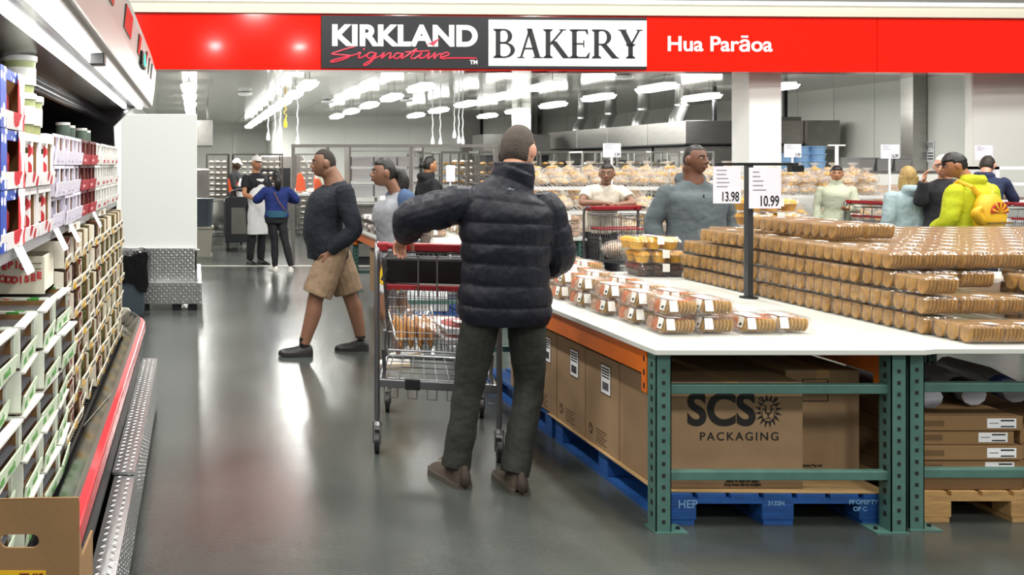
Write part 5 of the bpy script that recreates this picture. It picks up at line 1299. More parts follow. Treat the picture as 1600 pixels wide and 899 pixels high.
person('baker in an orange vest behind the glass screen', (2.52, 18.0), -pi/2, .98, skin='olive', hair='capped', top=MATS['cream_tee'], bottom=MATS['black_trousers'], shoes=(BLACK, BLACK), extra=chain(vest, cap_hat(CAPW)), vox=.01,
       J=dict(elr=(.24, .1, 1.12), wrr=(.15, .33, 1.05), ell=(-.24, .1, 1.12), wrl=(-.15, .33, 1.05)), topname='shirt')
# ---------- right hand group
PALEJ = cloth('pale_jacket', 'b9bfa8', .8)
def beanie_x(r, j, q, HM, s, bp): MB().box(-.12, .1, 1.0, .12, .16, 1.02).build('basket_edge', BLACK, r, world=False)
person('woman in a pale jacket and black beanie among the bread tables', (8.66, 12.1), pi-.55, .90, skin='olive', hair=None, top=PALEJ, bottom=MATS['black_trousers'], shoes=(BLACK, BLACK), fem=True, extra=chain(cap_hat(HAIRB, False, kind='beanie', name='beanie')), vox=.009, collar=.06,
       J=dict(wrl=(-.1, .3, 1.0), ell=(-.22, .05, 1.0)), topname='jacket')
LB = cloth('pale_blue_fleece', '9fb4b8', .9, .35, 14)
person('blonde woman in a pale blue hoodie seen from behind', (7.57, 9.5), -.15, .90, skin='pale', hair='long', hcol=mat('hair_blonde', 'a58a52', .6, bump=.6, bscale=80, vary=.35, vscale=60, stretch=(1, 1, .2)), hyaw=-.3, top=LB, bottom=cloth('light_trousers', 'a8a8a0'), shoes=(WHS, WHS), fem=True, hoodie=True, wid=1.25, vox=.008, armw=1.3, topname='hoodie')
LIME = cloth('lime_hoodie', 'b4bc14', .8, .4, 12); YB = mat('yellow_bag', 'd6a818', .5, bump=.3, bscale=20)
def pack_(r, j, q, HM, s, bp):
    m_ = MB(); torso(m_, [(V3(-.05, -.17, .98), V3(.13, 0, 0), V3(0, .07, 0)), (V3(-.05, -.18, 1.08), V3(.155, 0, 0), V3(0, .09, 0)), (V3(-.05, -.175, 1.22), V3(.14, 0, 0), V3(0, .08, 0)), (V3(-.05, -.165, 1.31), V3(.08, 0, 0), V3(0, .05, 0))], 5, 24); bp('backpack', m_, YB, .008, 2)
    MB().prism([(-.05+.1*cos(a), 1.14+.1*sin(a)) for a in [pi*i/10 for i in range(11)]], -.272, -.255, 'y').build('backpack_emblem', mat('emblem_red', 'a02818', .5), r, world=False)
    e = MB()
    for i in range(5):
        a = pi*(i*2+1)/10-.12; e.prism([(-.05, 1.142), (-.05+.1*cos(a), 1.142+.1*sin(a)), (-.05+.1*cos(a+.24), 1.142+.1*sin(a+.24))], -.276, -.271, 'y')
    e.build('emblem_rays', YB, r, world=False)
    for sx in (-1, 1): MB().tube([V3(-.05+sx*.06, -.15, 1.27), V3(-.05+sx*.12, -.11, 1.38), V3(-.05+sx*.13, 0, 1.43), V3(-.05+sx*.14, .11, 1.3)], .012, 6, flat=2).build('backpack_strap', YB, r, world=False)
    MB().box(-.19, -.275, 1.04, .09, -.255, 1.055).build('pocket_seam', mat('bag_brown', '6a5212', .6), r, world=False)
    m_ = MB(); limb(m_, [V3(-.19, -.2, 1.07), V3(-.25, -.2, 1.14), V3(-.22, -.22, 1.19)], [.045, .04, .02], 4, 10); m_.build('plush_toy', YB, r, world=False, smooth=True)
person('man in a lime hoodie and black cap with a yellow backpack', (7.42, 8.55), .25, 1.0, skin='tan', hair='capped', top=LIME, bottom=MATS['black_trousers'], shoes=(BLACK, BLACK), hoodie=True, wid=1.28, belly=.05, armw=1.3, extra=chain(cap_hat(HAIRB, True), pack_), hyaw=.85, hpitch=-.25, hemz=.80, vox=.008,
       J=dict(head=(-.09, .1, 1.58), neck=(-.02, .03, 1.44), shl=(-.215, 0, 1.34), shr=(.215, 0, 1.34), ell=(-.28, .02, 1.06), elr=(.29, .02, 1.06), wrl=(-.25, .2, .93)), topname='hoodie')
person('pink faced person with white hair close behind the lime hoodie', (7.74, 9.25), pi-.9, .98, skin='pale', hair='buzz', hcol=mat('hair_white', 'd8d2c4', .8), top=cloth('dark_top', '2a2a30'), bottom=MATS['black_trousers'], shoes=(BLACK, BLACK), vox=.009, hpitch=-.2,
       J=dict(elr=(.17, .16, 1.2), wrr=(.12, .24, 1.42), head=(0, .06, 1.575)), topname='top')
NH = cloth('navy_hoodie', '26304e', .9)
person('man in a navy hoodie bent over a cart near the right wall', (10.0, 11.4), -.95, .98, skin='pale', hair='short', hcol=mat('hair_brown', '2e2620', .6, bump=.5, bscale=80), top=NH, bottom=MATS['black_trousers'], shoes=(BLACK, BLACK), hoodie=True, wid=1.15, vox=.009,
       J=dict(head=(0, .27, 1.58), neck=(0, .15, 1.44), chest=(0, .08, 1.27), shl=(-.19, .14, 1.37), shr=(.19, .14, 1.37), ell=(-.25, .28, 1.15), elr=(.25, .28, 1.15), wrl=(-.2, .5, 1.13), wrr=(.2, .5, 1.13)), hpitch=-.25, topname='hoodie')
# ================================================================ SHOPPING CARTS
def cart(label, loc, rz, red=True, near=False, hh=1.06, k=1.0, grp='shopping carts'):
    """handle end at y=0, nose at y=+1; origin on the floor"""
    r = empty('shopping_cart', (loc[0], loc[1], 0), rz, label, 'shopping cart', grp)
    W = .64; B = lambda n_, mb, m, **kw: mb.build(n_, m, r, world=False, **kw)
    zt = hh-.07; zb = .565; L_ = 1.0
    # frame: two big hoops each side
    for sx in (-1, 1):
        x = sx*W/2
        B('frame_tube', MB().tube([(x, .10, hh+.0), (x, .04, hh+.01), (x, 0, hh-.02), (x, -.012, hh-.08), (x, -.012, .7), (x, -.005, .34), (x, .0, .2)], .0155 if near else .013, 10), WIRE, smooth=True)
        B('lower_rail', MB().tube([(x*.98, .0, .385), (x*.97, .1, .375), (x*.92, .9, .35)], .016, 8), WIRE, smooth=True)
        B('front_strut', MB().tube([(x*.92, .88, .35), (x*.95, .70, .44), (x*.93, .62, zb)], .012, 8), WIRE, smooth=True)
        B('rear_strut', MB().tube([(x*.9, .02, .385), (x*.88, .05, .45), (x*.9, .03, zb)], .010, 8), WIRE, smooth=True)
    B('cross_bar', MB().box(-W/2, -.012, .362, W/2, .012, .41).box(-W/2+.03, .88, .335, W/2-.03, .90, .36), WIRE, bevel=.006)
    B('cross_bar_pad', MB().box(-.17, -.016, .358, -.09, .016, .413).box(.12, -.016, .358, .20, .016, .413), BLACK)
    t_ = MB()
    for i in range(9): x = -W/2+.05+i*(W-.1)/8; t_.tube([(x, .01, .40), (x*.93, .89, .352)], .0032, 5)
    for i in range(5): y = .08+i*.19; t_.tube([(-W/2+.02, y, .40-y*.05), (W/2-.02, y, .40-y*.05)], .0032, 5)
    for i in range(6):
        x = -W/2+.06+i*(W-.12)/5; t_.tube([(x, .0, .37), (x, -.01, .31), (x+.05, -.01, .31), (x+.05, 0, .37)], .0035, 5)
    B('lower_rack', t_, WIRE)
    # basket
    def wall(name, fa, fb, n, hz, rr=.0024, rim=.0055):
        """fa(t), fb(t): bottom and top edges"""
        w_ = MB()
        for i in range(n+1):
            t = i/n; a, b = fa(t), fb(t); w_.tube([a, b], rr, 5)
        for s in hz: w_.tube([Vector(fa(t)).lerp(Vector(fb(t)), s) for t in (0, .5, 1)], rr*1.15, 5)
        w_.tube([fb(0), fb(1)], rim, 6); w_.tube([fa(0), fa(1)], rim*.8, 6)
        B(name, w_, WIRE)
    xt, xb = W/2-.025, W/2-.06
    for sx in (-1, 1): wall('basket_side', lambda t, s=sx: (s*(xb-.03*t), .03+.92*t, zb+.03*t), lambda t, s=sx: (s*(xt-.05*t), .02+.98*t, zt-.02*t), 26, (.25, .5, .75))
    wall('basket_front', lambda t: (-xb+.03+2*(xb-.03)*t, .95, zb+.03), lambda t: (-xt+.05+2*(xt-.05)*t, 1.0, zt-.02), 16, (.3, .62))
    wall('basket_floor', lambda t: (-xb+2*xb*t, .03, zb), lambda t: (-xb+.03+2*(xb-.03)*t, .95, zb+.03), 18, (.2, .4, .6, .8))
    g_ = MB()
    for i in range(12):  # rear gate: arched wire loops
        x = -xb+.02+i*(2*xb-.04)/12; e = (2*xb-.04)/24
        g_.tube([(x, .025, zb), (x, .02, zb+.32), (x+e*.5, .02, zb+.345), (x+e, .02, zb+.32), (x+e, .025, zb)], .0026, 5)
    for z in (.0, .1, .2, .29): g_.tube([(-xb, .022, zb+z), (xb, .022, zb+z)], .003 if z else .006, 5)
    for x in (-.10, .0, .14): g_.tube([(x, .02, zb+.3), (x, .015, zt+.02)], .0045, 6)
    g_.tube([(-xt, .015, zt), (xt, .015, zt)], .006, 6); g_.tube([(-xt, .015, zt+.035), (xt, .015, zt+.035)], .005, 6)
    B('rear_gate', g_, WIRE)
    # child seat
    B('child_seat_flap', MB().box(-.27, .05, zb+.335, .27, .22, zb+.35).box(-.27, .035, zb+.33, .27, .05, zb+.36), REDP, bevel=.004)
    B('seat_back', MB().tube([(-.26, .25, zb+.34), (-.26, .28, zt-.01), (.26, .28, zt-.01), (.26, .25, zb+.34)], .004, 6), WIRE)
    # handle
    hm = REDP if red else DARKM
    B('handle', MB().tube([(-W/2, .02, hh), (W/2, .02, hh)], .017, 12), hm, smooth=True)
    B('handle_cover', MB().box(-.24, -.004, hh-.028, .24, .045, hh+.018), hm, bevel=.01)
    for sx in (-1, 1): B('handle_bracket', MB().box(sx*(W/2-.03)-.03, -.005, hh-.03, sx*(W/2-.03)+.03, .06, hh+.02), REDP, bevel=.01)
    # casters
    for sx in (-1, 1):
        for y in (0.0, .86):
            x = sx*W/2*(1 if y == 0 else .9)
            c = B('caster_fork', MB().tube([(x, y, .21), (x, y, .155)], .014, 8).lathe([(.027, .15), (.03, .155), (.02, .175)], (x, y, 0), 12).box(x-.023, y-.022, .055, x-.018, y+.022, .155).box(x+.018, y-.022, .055, x+.023, y+.022, .155), WIRE)
            wv = MB().lathe([(.04, -.014), (.062, -.013), (.0625, .013), (.04, .014)], (x, y, .0625), 20, 0, 'x').lathe([(.012, -.017), (.03, -.016), (.03, .016), (.012, .017)], (x, y, .0625), 12, 1, 'x')
            B('wheel', wv, [BLACK, WIRE], smooth=True)
    return r
c1 = cart('shopping cart with red handle held by the puffer jacket man', (1.315, 4.87), -.24, near=True, hh=1.14)
def box_in(name, label, cat, loc, fn, rz=0, grp=None):
    r = empty(name, loc, rz, label, cat, grp); fn(r); return r
def bag(r):
    MB().tube([(-.26, 0, .0), (-.24, .0, .10), (.24, .0, .10), (.26, 0, 0)], .05, 10, flat=.8).build('strap_fold', BLACK, r, world=False, smooth=True)
    torso_ = MB().loft([[(.27*cx_, .05*sx_, z) for cx_, sx_ in ((1, -.8), (1, .8), (.8, 1), (-.8, 1), (-1, .8), (-1, -.8), (-.8, -1), (.8, -1))] for z in (0, .05, .11, .135)])
    torso_.build('fabric', mat('black_fabric', '101012', .9, bump=.4, bscale=12), r, world=False, bevel=.01)
box_in('cooler_bag', 'black fabric bag sitting in the red seat of the held cart', 'bag', (1.35, 5.03, .925), bag, -.24)
def croiss(r):
    MB().box(-.13, -.14, 0, .13, .14, .004).taper(-.135, -.145, .004, .135, .145, .11, .02, top=False).build('clamshell', CLEARP, r, world=False)
    MB().tube([(-.125, -.135, .112), (.125, -.135, .112), (.125, .135, .112), (-.125, .135, .112)], .006, 6, closed=True).build('rim', WL, r, world=False)
    for i in range(4):
        for l in range(2):
            x = -.085+i*.055; z = .03+l*.04
            MB().tube([(x, -.11, z), (x+.012, -.06, z+.005), (x+.018, 0, z+.012), (x+.012, .06, z+.005), (x, .11, z)], [.008, .022, .029, .022, .008], 10).build('croissant', mat('croissant', 'c98a34', .5, bump=.3, bscale=30, vary=.3, vscale=30, stretch=(1, 5, 1)), r, world=False, smooth=True)
b1 = box_in('croissant_pack', 'clear pack of golden croissants in the held cart', 'croissant pack', (1.235, 5.12, .60), croiss)
b1.rotation_euler = (.55, 0, .0)
def meat(r):
    MB().taper(-.12, -.16, 0, .12, .16, .03, .015).build('tray', PAPER, r, world=False)
    MB().ball((0, 0, .03), (.10, .14, .028), 14).build('meat', mat('red_meat', 'b86a66', .3, vary=.5, vscale=18), r, world=False, smooth=True)
    MB().box(-.05, -.12, .055, .06, -.03, .058).build('label', LBL, r, world=False)
for i, (x, y, z) in enumerate([(1.50, 5.1, .592), (1.50, 5.1, .652), (1.51, 5.5, .60)]):
    box_in('meat_tray', ('lower wrapped meat tray beside the croissants in the held cart', 'upper wrapped meat tray beside the croissants in the held cart', 'wrapped meat tray toward the nose of the held cart')[i], 'meat tray', (x, y, z), meat, grp='meat trays')
# woman's cart, turned toward us
c2 = cart('shopping cart with red handle under the leaning woman', (4.47, 9.62), pi+.17, hh=1.13)
for i in range(4):
    q = MB().ball((0, 0, .1), (.15, .11, .1), 12)
    o = q.build('grocery_bag', BAGP, smooth=True); o.location = (4.38+i*.09, 9.35-i*.16, .60); o.rotation_euler = (0, 0, i)
    tag(o, f'bagged groceries in the leaning woman\'s cart, {ORD[i]} from the handle', 'bag', 'groceries')
    MB().ball((0, 0, .1), (.12, .09, .075), 10).build('contents', [PINKY, mat('green_pack', '8aa05a', .5), BAKE, MUFFIN][i], o, smooth=True, world=False)
cart('dark red shopping cart parked by the bread bags', (8.75, 11.6), -1.2, hh=1.1)
cart('red handled shopping cart of the navy hoodie man', (10.35, 11.0), -1.0, hh=1.1)

# ================================================================ FAR TABLE BLOCK
def far_rack(x0, y0, y1, lab):
    r = rack(x0, y0, y1, lab, 1.08, 'far rack tables')
    tag(MB().box(x0-.02, y0-.02, TZ-.012, x0+1.10, y1+.02, TZ+.012).build('table_board', BOARD), f'white board on the {lab}', 'table board', 'far boards'); return r
far_rack(1.98, 8.75, 11.3, 'far green rack table nearest the aisle'); far_rack(3.09, 9.6, 11.3, 'far green rack table away from the aisle')
pr = random.Random(9)
DPk = muffin_pack(mat('brown_square', '54392c', .7, vary=.3, vscale=30)); cnt = 0
for q in range(7):
    for l in range(2):
        DPk.put((2.0+pr.uniform(0, .02), 8.9+q*.3, TZ+.0125+l*.097), 0, f'dark brownie pack on the far aisle table, {ORD[q]} from the near edge, {ORD[l]} layer', 'brownie packs on the far table')
BPk = assorted([PINKY, OATIE, OATIE])
for q in range(4):
    for c in range(4):
        for l in range(2):
            BPk.put((2.55+c*.4+pr.uniform(0, .03), 9.7+q*.3, TZ+.0125+l*.081), 0, f'pale biscuit pack on the far tables, {ORD[q]} row, {ORD[c]} stack, {ORD[l]} layer', 'pale biscuit packs on the far tables')
for c in range(3):
    for l in range(3): BPk.put((3.62+c*.19, 9.66, TZ+.0125+l*.081), 0, f'pale biscuit pack at the far table\'s right end, {ORD[c]} across, {ORD[l]} layer', 'pale biscuit packs at the table end')
for i in range(4):
    for l in range(2):
        r = empty('carton', (2.2, 9+i*.4, l*.3), 0, f'{"white" if i == 0 else "brown"} carton under the far aisle table, {ORD[i]} along, {"upper" if l else "lower"}', 'carton', 'cartons under the far table')
        MB().box(2.03, 8.85+i*.4, .14+l*.24, 2.5, 9.22+i*.4, .375+l*.24).build('box', PAPER if i == 0 else CARD, r)
pallet(2.02, 8.8, 1.0, 1.2, PALBLUE, 'blue wooden pallet under the far aisle table')
# second big table at right beyond the near block
tb2 = empty('display_table', (8.5, 7.6, 0), 0, 'white display table behind the lime hoodie', 'table')
MB().box(7.55, 7.3, TZ-.03, 9.6, 8.3, TZ).build('table_top', BOARD, tb2)
for x, y in ((7.6, 7.35), (9.5, 7.35), (7.6, 8.2), (9.5, 8.2)): MB().box(x, y, 0, x+.05, y+.05, TZ-.03).build('leg', GREENM, tb2)
ckp = empty('cake_pack', cat='cake pack'); MB().box(.01, .01, .004, .39, .24, .05).build('cake', mat('tan_slice', 'b98258', .7, vary=.25, vscale=20), ckp, world=False)
MB().box(0, 0, 0, .4, .25, .003).box(-.01, -.01, .055, .41, .26, .058).build('clamshell', clear('lid_plastic2', amount=.5, milk=(.85, .72, .66)), ckp, world=False); CK = Proto(ckp)
for c in range(4):
    for l in range(5 if c < 3 else 4):
        CK.put((7.62+c*.45, 7.36, TZ+.001+l*.062), 0, f'flat tan cake pack on the display table, stack {ORD[c]} from left, layer {ORD[l]}', 'flat cake packs')

# ================================================================ BREAD DISPLAYS
def bread_bag(seed, big=1):
    rg_ = random.Random(seed); r = empty('bread_bag', cat='bread bag')
    for i in range(7):
        a = i*2.4; x, y, z = .075*cos(a)*(i > 0), .06*sin(a)*(i > 0), .045+.075*(i % 3 == 0)+.02*rg_.random()
        M_ = Matrix.Rotation(rg_.uniform(-.8, .8), 3, 'X') @ Matrix.Rotation(rg_.uniform(-.6, .6), 3, 'Y')
        q = [Vector((x, y, z))+M_ @ Vector((.032*cos(b), .032*sin(b), 0)) for b in [2*pi*k_/12 for k_ in range(12)]]
        MB().tube(q, .018, 7, closed=True).build('bagel', BAKE, r, smooth=True, world=False)
    rings = []
    for z, s_ in ((0, .10), (.03, .135), (.09, .135), (.14, .1), (.165, .03), (.185, .02), (.21, .05), (.235, .06)):
        rings.append([(cos(a)*s_*1.1*(1+.12*noise.noise(Vector((cos(a)*2, sin(a)*2, z*14+seed)))), sin(a)*s_*.9*(1+.12*noise.noise(Vector((cos(a)*2, sin(a)*2+5, z*14+seed)))), z) for a in [2*pi*k_/18 for k_ in range(18)]])
    MB().loft(rings).build('plastic_bag', BAGP, r, smooth=True, world=False)
    return Proto(r)
BB = [bread_bag(i) for i in range(3)]
def wire_stand(x0, x1, y0, tiers, label, grp):
    r = empty('bakery_stand', ((x0+x1)/2, y0, 0), 0, label, 'bread stand', grp)
    for x in (x0, (x0+x1)/2, x1): MB().box(x-.02, y0+.5, 0, x+.02, y0+.54, tiers[-1][0]+.25).build('post', DSTEEL, r)
    for (z, dy, rise) in tiers:
        s_ = MB(); n = int((x1-x0)/.06)
        for i in range(n+1):
            x = x0+(x1-x0)*i/n; s_.tube([(x, y0+dy-.25, z), (x, y0+dy+.3, z+rise)], .006, 5)
        for t in (0, .5, 1): s_.tube([(x0, y0+dy-.25+.55*t, z+rise*t), (x1, y0+dy-.25+.55*t, z+rise*t)], .009, 6)
        s_.build('wire_shelf', PAPER, r)
        MB().box(x0, y0+dy-.26, z-.02, x1, y0+dy-.25, z+.035).build('shelf_rail', clear('rail_plastic2', amount=.35), r)
    return r
wire_stand(4.55, 7.55, 12.3, [(.62, -.3, .16), (.94, -.15, .18), (1.26, .0, .18)], 'white wire bread stand full of bagged bagels behind the leaning woman', 'bread stands')
n = 0
for t, (z, dy, rise) in enumerate([(.62, -.3, .16), (.94, -.15, .18), (1.26, .0, .18)]):
    for row in range(2):
        for i in range(11):
            if t == 1 and i in (6, 9) or (t == 2 and i > 8 and row == 0): continue
            yy = 12.3+dy-.12+row*.27
            BB[(i+t) % 3].put((4.68+i*.27+pr.uniform(-.02, .02), yy, z+rise*(yy-12.3-dy+.25)/.55+.012), pr.uniform(0, 6), f'bagel bag on the {("lowest", "middle", "top")[t]} shelf, {"front" if row == 0 else "back"} row, {ORD[i]} from left', 'bagged bagels on the wire stand')
wire_stand(7.75, 9.85, 13.0, [(.75, -.35, .1), (1.12, -.1, .15)], 'white wire bread stand right of the white column', 'bread stands')
for t, (z, dy, rise) in enumerate([(.75, -.35, .1), (1.12, -.1, .15)]):
    for row in range(2):
        for i in range(7):
            if t == 0 and i % 4 == 3: continue
            yy = 13.0+dy-.12+row*.27
            for l in range(2 if (t == 1 and i in (2, 3, 4, 5, 6)) else 1):
                BB[(i+t) % 3].put((7.9+i*.28+pr.uniform(-.02, .02), yy, z+rise*(yy-13.0-dy+.25)/.55+.012+l*.14), pr.uniform(0, 6), f'bagel bag right of the column, {("lower", "upper")[t]} shelf {"front" if row == 0 else "back"}, {ORD[i]}' + (', piled on another' if l else ''), 'bagged bagels right of the column')
# pastry bags lying flat on the far right table
tb3 = empty('pastry_table', (11.0, 13.9, 0), 0, 'table heaped with flat pastry bags before the right wall', 'table')
MB().box(9.9, 12.9, 1.02, 12.2, 14.2, 1.06).build('table_top', BOARD, tb3)
for x, y in ((9.95, 12.95), (12.1, 12.95), (9.95, 14.1), (12.1, 14.1)): MB().box(x, y, 0, x+.05, y+.05, 1.02).build('leg', GREENM, tb3)
fb = empty('pastry_bag', cat='pastry bag'); MB().ball((0, 0, .02), (.15, .1, .022), 10).build('flatbread', mat('pale_pastry', 'd8b088', .7, vary=.2, vscale=16), fb, smooth=True, world=False)
MB().ball((0, 0, .022), (.17, .12, .027), 10).build('plastic_bag', BAGP, fb, smooth=True, world=False); FB = Proto(fb)
for q in range(4):
    for c in range(8):
        FB.put((10.05+c*.28, 13.05+q*.3, 1.065+.05*q+pr.uniform(0, .02)), pr.uniform(-.4, .4), f'flat pastry bag on the heaped table, row {ORD[q]} from the front, {ORD[c]} from left', 'flat pastry bags', rx=pr.uniform(0, .25))

# price cards on stems
for (px0, py0, px1, py1, Y, t) in [(942, 224, 970, 246, 12.0, '5.99'), (1225, 225, 1252, 246, 12.9, '5.99'), (1376, 226, 1405, 248, 12.6, '16.99'), (1523, 227, 1551, 250, 12.4, '14.99')]:
    a = P((px0+px1)/2, py1, Y)
    r = empty('price_sign', (a.x, Y, 1.0), 0, f'small white price card reading {t} ' + {942: 'above the wire bread stand', 1225: 'beside the white column', 1376: 'before the steel downpipe', 1523: 'near the navy hoodie man'}[px0], 'price sign', 'small price cards')
    price_card(r, px0, py0, px1, py1, Y, t, nl=3)
    MB().box(a.x-.012, Y, 1.05, a.x+.012, Y+.015, a.z+.02).box(a.x-.06, Y-.03, 1.04, a.x+.06, Y+.06, 1.05).build('stem', PAPER, r)
tst = empty('price_sign', (P(1308, 235, 12.7).x, 12.7, 1.0), 0, 'white T shaped stand without a card behind the bread bags', 'price sign')
a = P(1308, 226, 12.7); MB().box(a.x-.12, 12.7, a.z-.02, a.x+.12, 12.72, a.z).box(a.x-.02, 12.7, 1.05, a.x+.02, 12.72, a.z-.02).build('stand', PAPER, tst)
# notice on the wall
nt_ = empty('wall_notice', (13.0, 15.6, 1.7), 0, 'two sheet black and white safety notice on the right wall', 'notice')
a, b = P(1439, 221, 15.78), P(1459, 253, 15.78)
a = P(1440, 221, 16.9); 
def notice(px0, py0, px1, py1):
    # on wall_right (x = 13.9), seen obliquely
    Ya = 13.88*F/(px1-VX); Yb = 13.88*F/(px0-VX)
    za, zb_ = CAMH-(py0-VY)/F*(Ya+Yb)/2, CAMH-(py1-VY)/F*(Ya+Yb)/2
    MB().box(13.885, Ya, zb_, 13.898, Yb, za).build('sheet', PAPER, nt_)
    q = MB(); h_ = za-zb_; d_ = Yb-Ya
    for i in range(3): q.box(13.88, Ya+d_*.08, zb_+h_*(.2+.25*i), 13.886, Ya+d_*.5, zb_+h_*(.3+.25*i))
    q.box(13.88, Ya+d_*.6, zb_+h_*.35, 13.886, Ya+d_*.9, zb_+h_*.8).build('print', INK, nt_)
notice(1439, 221, 1459, 233); notice(1440, 235, 1459, 253)
MB().box(13.86, 16.9, 1.885, 13.886, 17.1, 1.9)
# blue tubs and grey crates behind
tbp = empty('blue_tub', cat='tub'); MB().lathe([(.10, 0), (.13, .15), (.14, .15), (.14, .165)], n=18).build('tub', mat('tub_blue', '7fa6cc', .4), tbp, smooth=True, world=False); BT = Proto(tbp)
bk = empty('back_counter', (10.8, 14.6, 0), 0, 'long white back counter carrying tubs and crates', 'counter')
MB().box(9.3, 14.4, 0, 13.2, 15.1, 1.45).build('cabinet', WHITE, bk); MB().box(9.28, 14.38, 1.45, 13.22, 15.12, 1.48).build('worktop', STEEL, bk)
for c in range(3):
    for l in range(3 if c else 2): BT.put((9.55+c*.27, 14.55, 1.482+l*.12), 0, f'pale blue round tub beside the column, stack {ORD[c]} from left, {ORD[l]} up', 'blue tubs')
gp = empty('grey_crate', cat='crate'); MB().taper(0, 0, 0, .26, .4, .20, .02).box(-.01, -.01, .2, .27, .41, .22).build('crate', mat('crate_grey', '7b7c7c', .5), gp, world=False); GCp = Proto(gp)
for c in range(3): GCp.put((10.75+c*.29, 14.5, 1.482), 0, f'grey crate on the back counter, {ORD[c]} from left', 'grey crates')

# ================================================================ BAKERY EQUIPMENT
# oven hood
hd = empty('oven_hood', (10.4, 22, 2.0), 0, 'long stainless extraction hood over the ovens', 'hood')
for i, (y0, y1) in enumerate(((19.0, 20.6), (20.62, 22.6), (22.62, 24.4), (24.42, 26.4))):
    MB().box(10.4, y0, 2.03, 12.9, y1, 2.52).build('hood_section', STEEL, hd, bevel=.006)
MB().box(10.36, 18.96, 2.0, 12.95, 26.44, 2.03).build('hood_lip', DARKM, hd)
MB().box(12.91, 18.9, 1.9, 13.6, 19.3, 2.52).box(12.2, 19, 2.521, 12.85, 19.3, 2.6).build('control_box', DSTEEL, hd)
dpr = mat('duct_silver', 'b8bab9', .3, .95)
for i, (px, Y) in enumerate([(1052, 19.9), (994, 21.4), (943, 23.3), (900, 25.4)]):
    x = XG(px, Y)+.05
    r = MB().tube([(x+.0, Y, 2.5), (x, Y, 2.62), (x+.14, Y+.05, 2.85), (x+.16, Y+.05, CH)], [.15, .15, .14, .14], 16).tube([(x+.16, Y+.05, 2.88), (x+.16, Y+.05, 2.93)], .155, 16).build('exhaust_duct', dpr, smooth=True)
    tag(r, f'silver exhaust duct rising from the oven hood, {ORD[i]} from the near end', 'duct', 'exhaust ducts')
for i, (x, Y) in enumerate([(11.0, 18.9), (11.9, 18.9), (12.7, 19.2)]):
    tag(MB().box(x, Y+.1, 2.52, x+.06, Y+.16, CH).build('hood_hanger', DARKM), f'thin dark hanger post above the hood, {ORD[i]} from left', 'hanger', 'hood hangers')
for i in range(4):
    y0 = 19.05+i*1.85
    r = empty('deck_oven', (11.6, y0, 0), 0, f'stainless rack oven with dark doors under the hood, {ORD[i]} from the near end', 'oven', 'rack ovens')
    MB().box(10.65, y0, 0, 12.7, y0+1.75, 1.98).build('body', DSTEEL, r)
    MB().box(10.62, y0+.1, .2, 10.648, y0+.95, 1.75).box(10.75, y0-.03, .2, 11.5, y0-.001, 1.75).box(11.7, y0-.03, .2, 12.5, y0-.001, 1.75).build('door', STEEL, r, bevel=.005)
    MB().box(10.61, y0+.2, .5, 10.619, y0+.5, 1.6).box(10.95, y0-.04, .9, 11.2, y0-.031, 1.6).box(11.85, y0-.04, .9, 12.1, y0-.031, 1.6).build('oven_window', BLACK, r)
    MB().box(10.60, y0+1.1, .9, 10.648, y0+1.5, 1.7).box(11.56, y0-.03, 1.0, 11.66, y0-.001, 1.7).build('control_panel', BLACK, r)
r = tag(MB().box(8.2, 25.5, 1.85, 10.1, 26.5, 2.45).build('dark_hood', mat('hood_dark', '6e6d6a', .4, .7)), 'lower dull steel hood left of the oven hood', 'hood')
tag(MB().box(8.3, 25.6, 0, 10.1, 26.4, 1.85).box(8.5, 25.58, .3, 9.2, 25.6, 1.6).build('proofing_cabinet', DARKM), 'dark cabinet beneath the lower steel hood', 'cabinet')
# counter with glass screen
gs = empty('service_counter', (3.0, 14.2, 0), 0, 'stainless service counter with a tall framed glass screen', 'counter')
MB().box(1.98, 14.25, .12, 4.75, 14.95, .93).build('cabinet', STEEL, gs, bevel=.01); MB().box(2.02, 14.3, 0, 4.7, 14.9, .12).build('plinth', DARKM, gs)
MB().box(1.94, 14.2, .93, 4.8, 15.0, .97).build('worktop', STEEL, gs, bevel=.005)
for x in (1.53, 2.08, 3.4, 4.74): MB().box(x, 14.2, 0.0 if x < 1.6 else .97, x+.05, 14.25, 1.90).build('screen_post', DSTEEL, gs)
MB().box(1.53, 14.19, 1.86, 4.79, 14.26, 1.91).build('screen_rail', STEEL, gs)
MB().box(1.58, 14.215, .98, 4.74, 14.225, 1.86).build('glass', GLASS, gs)
wb = mat('dough_table_white', 'c9cdd0', .5)
# speed racks with trays
def speed_rack(trays, filled, col):
    r = empty('tray_rack', cat='tray rack')
    for x in (0, .5):
        for y in (0, .6): MB().box(x, y, .12, x+.03, y+.03, 1.8).build('post', col, r, world=False)
    MB().box(0, 0, 1.8, .53, .63, 1.83).box(0, 0, .1, .53, .63, .13).build('end_frame', col, r, world=False)
    for i in range(trays):
        z = .22+i*(1.5/trays); MB().box(.035, .0, z, .495, .63, z+.014).build('tray', col, r, world=False)
        if filled: 
            for k_ in range(3): MB().ball((.12+k_*.145, .08, z+.05), (.065, .09, .035), 8).build('loaf', filled, r, world=False, smooth=True)
    for x in (.02, .51):
        for y in (.02, .61): MB().lathe([(.04, -.012), (.05, 0), (.04, .012)], (x, y, .05), 10, 0, 'x').build('wheel', BLACK, r, world=False)
    return Proto(r)
SRd = speed_rack(12, mat('pale_loaf', 'cfc8bc', .7), mat('rack_dark', '4b4842', .4, .5)); SRl = speed_rack(9, BAKE, DSTEEL); SRe = speed_rack(12, MATS['pale_loaf'], DSTEEL); SRw = speed_rack(9, mat('white_loaf', 'd8cfc0', .7), mat('rack_pale', 'c8c8c4', .4, .3))
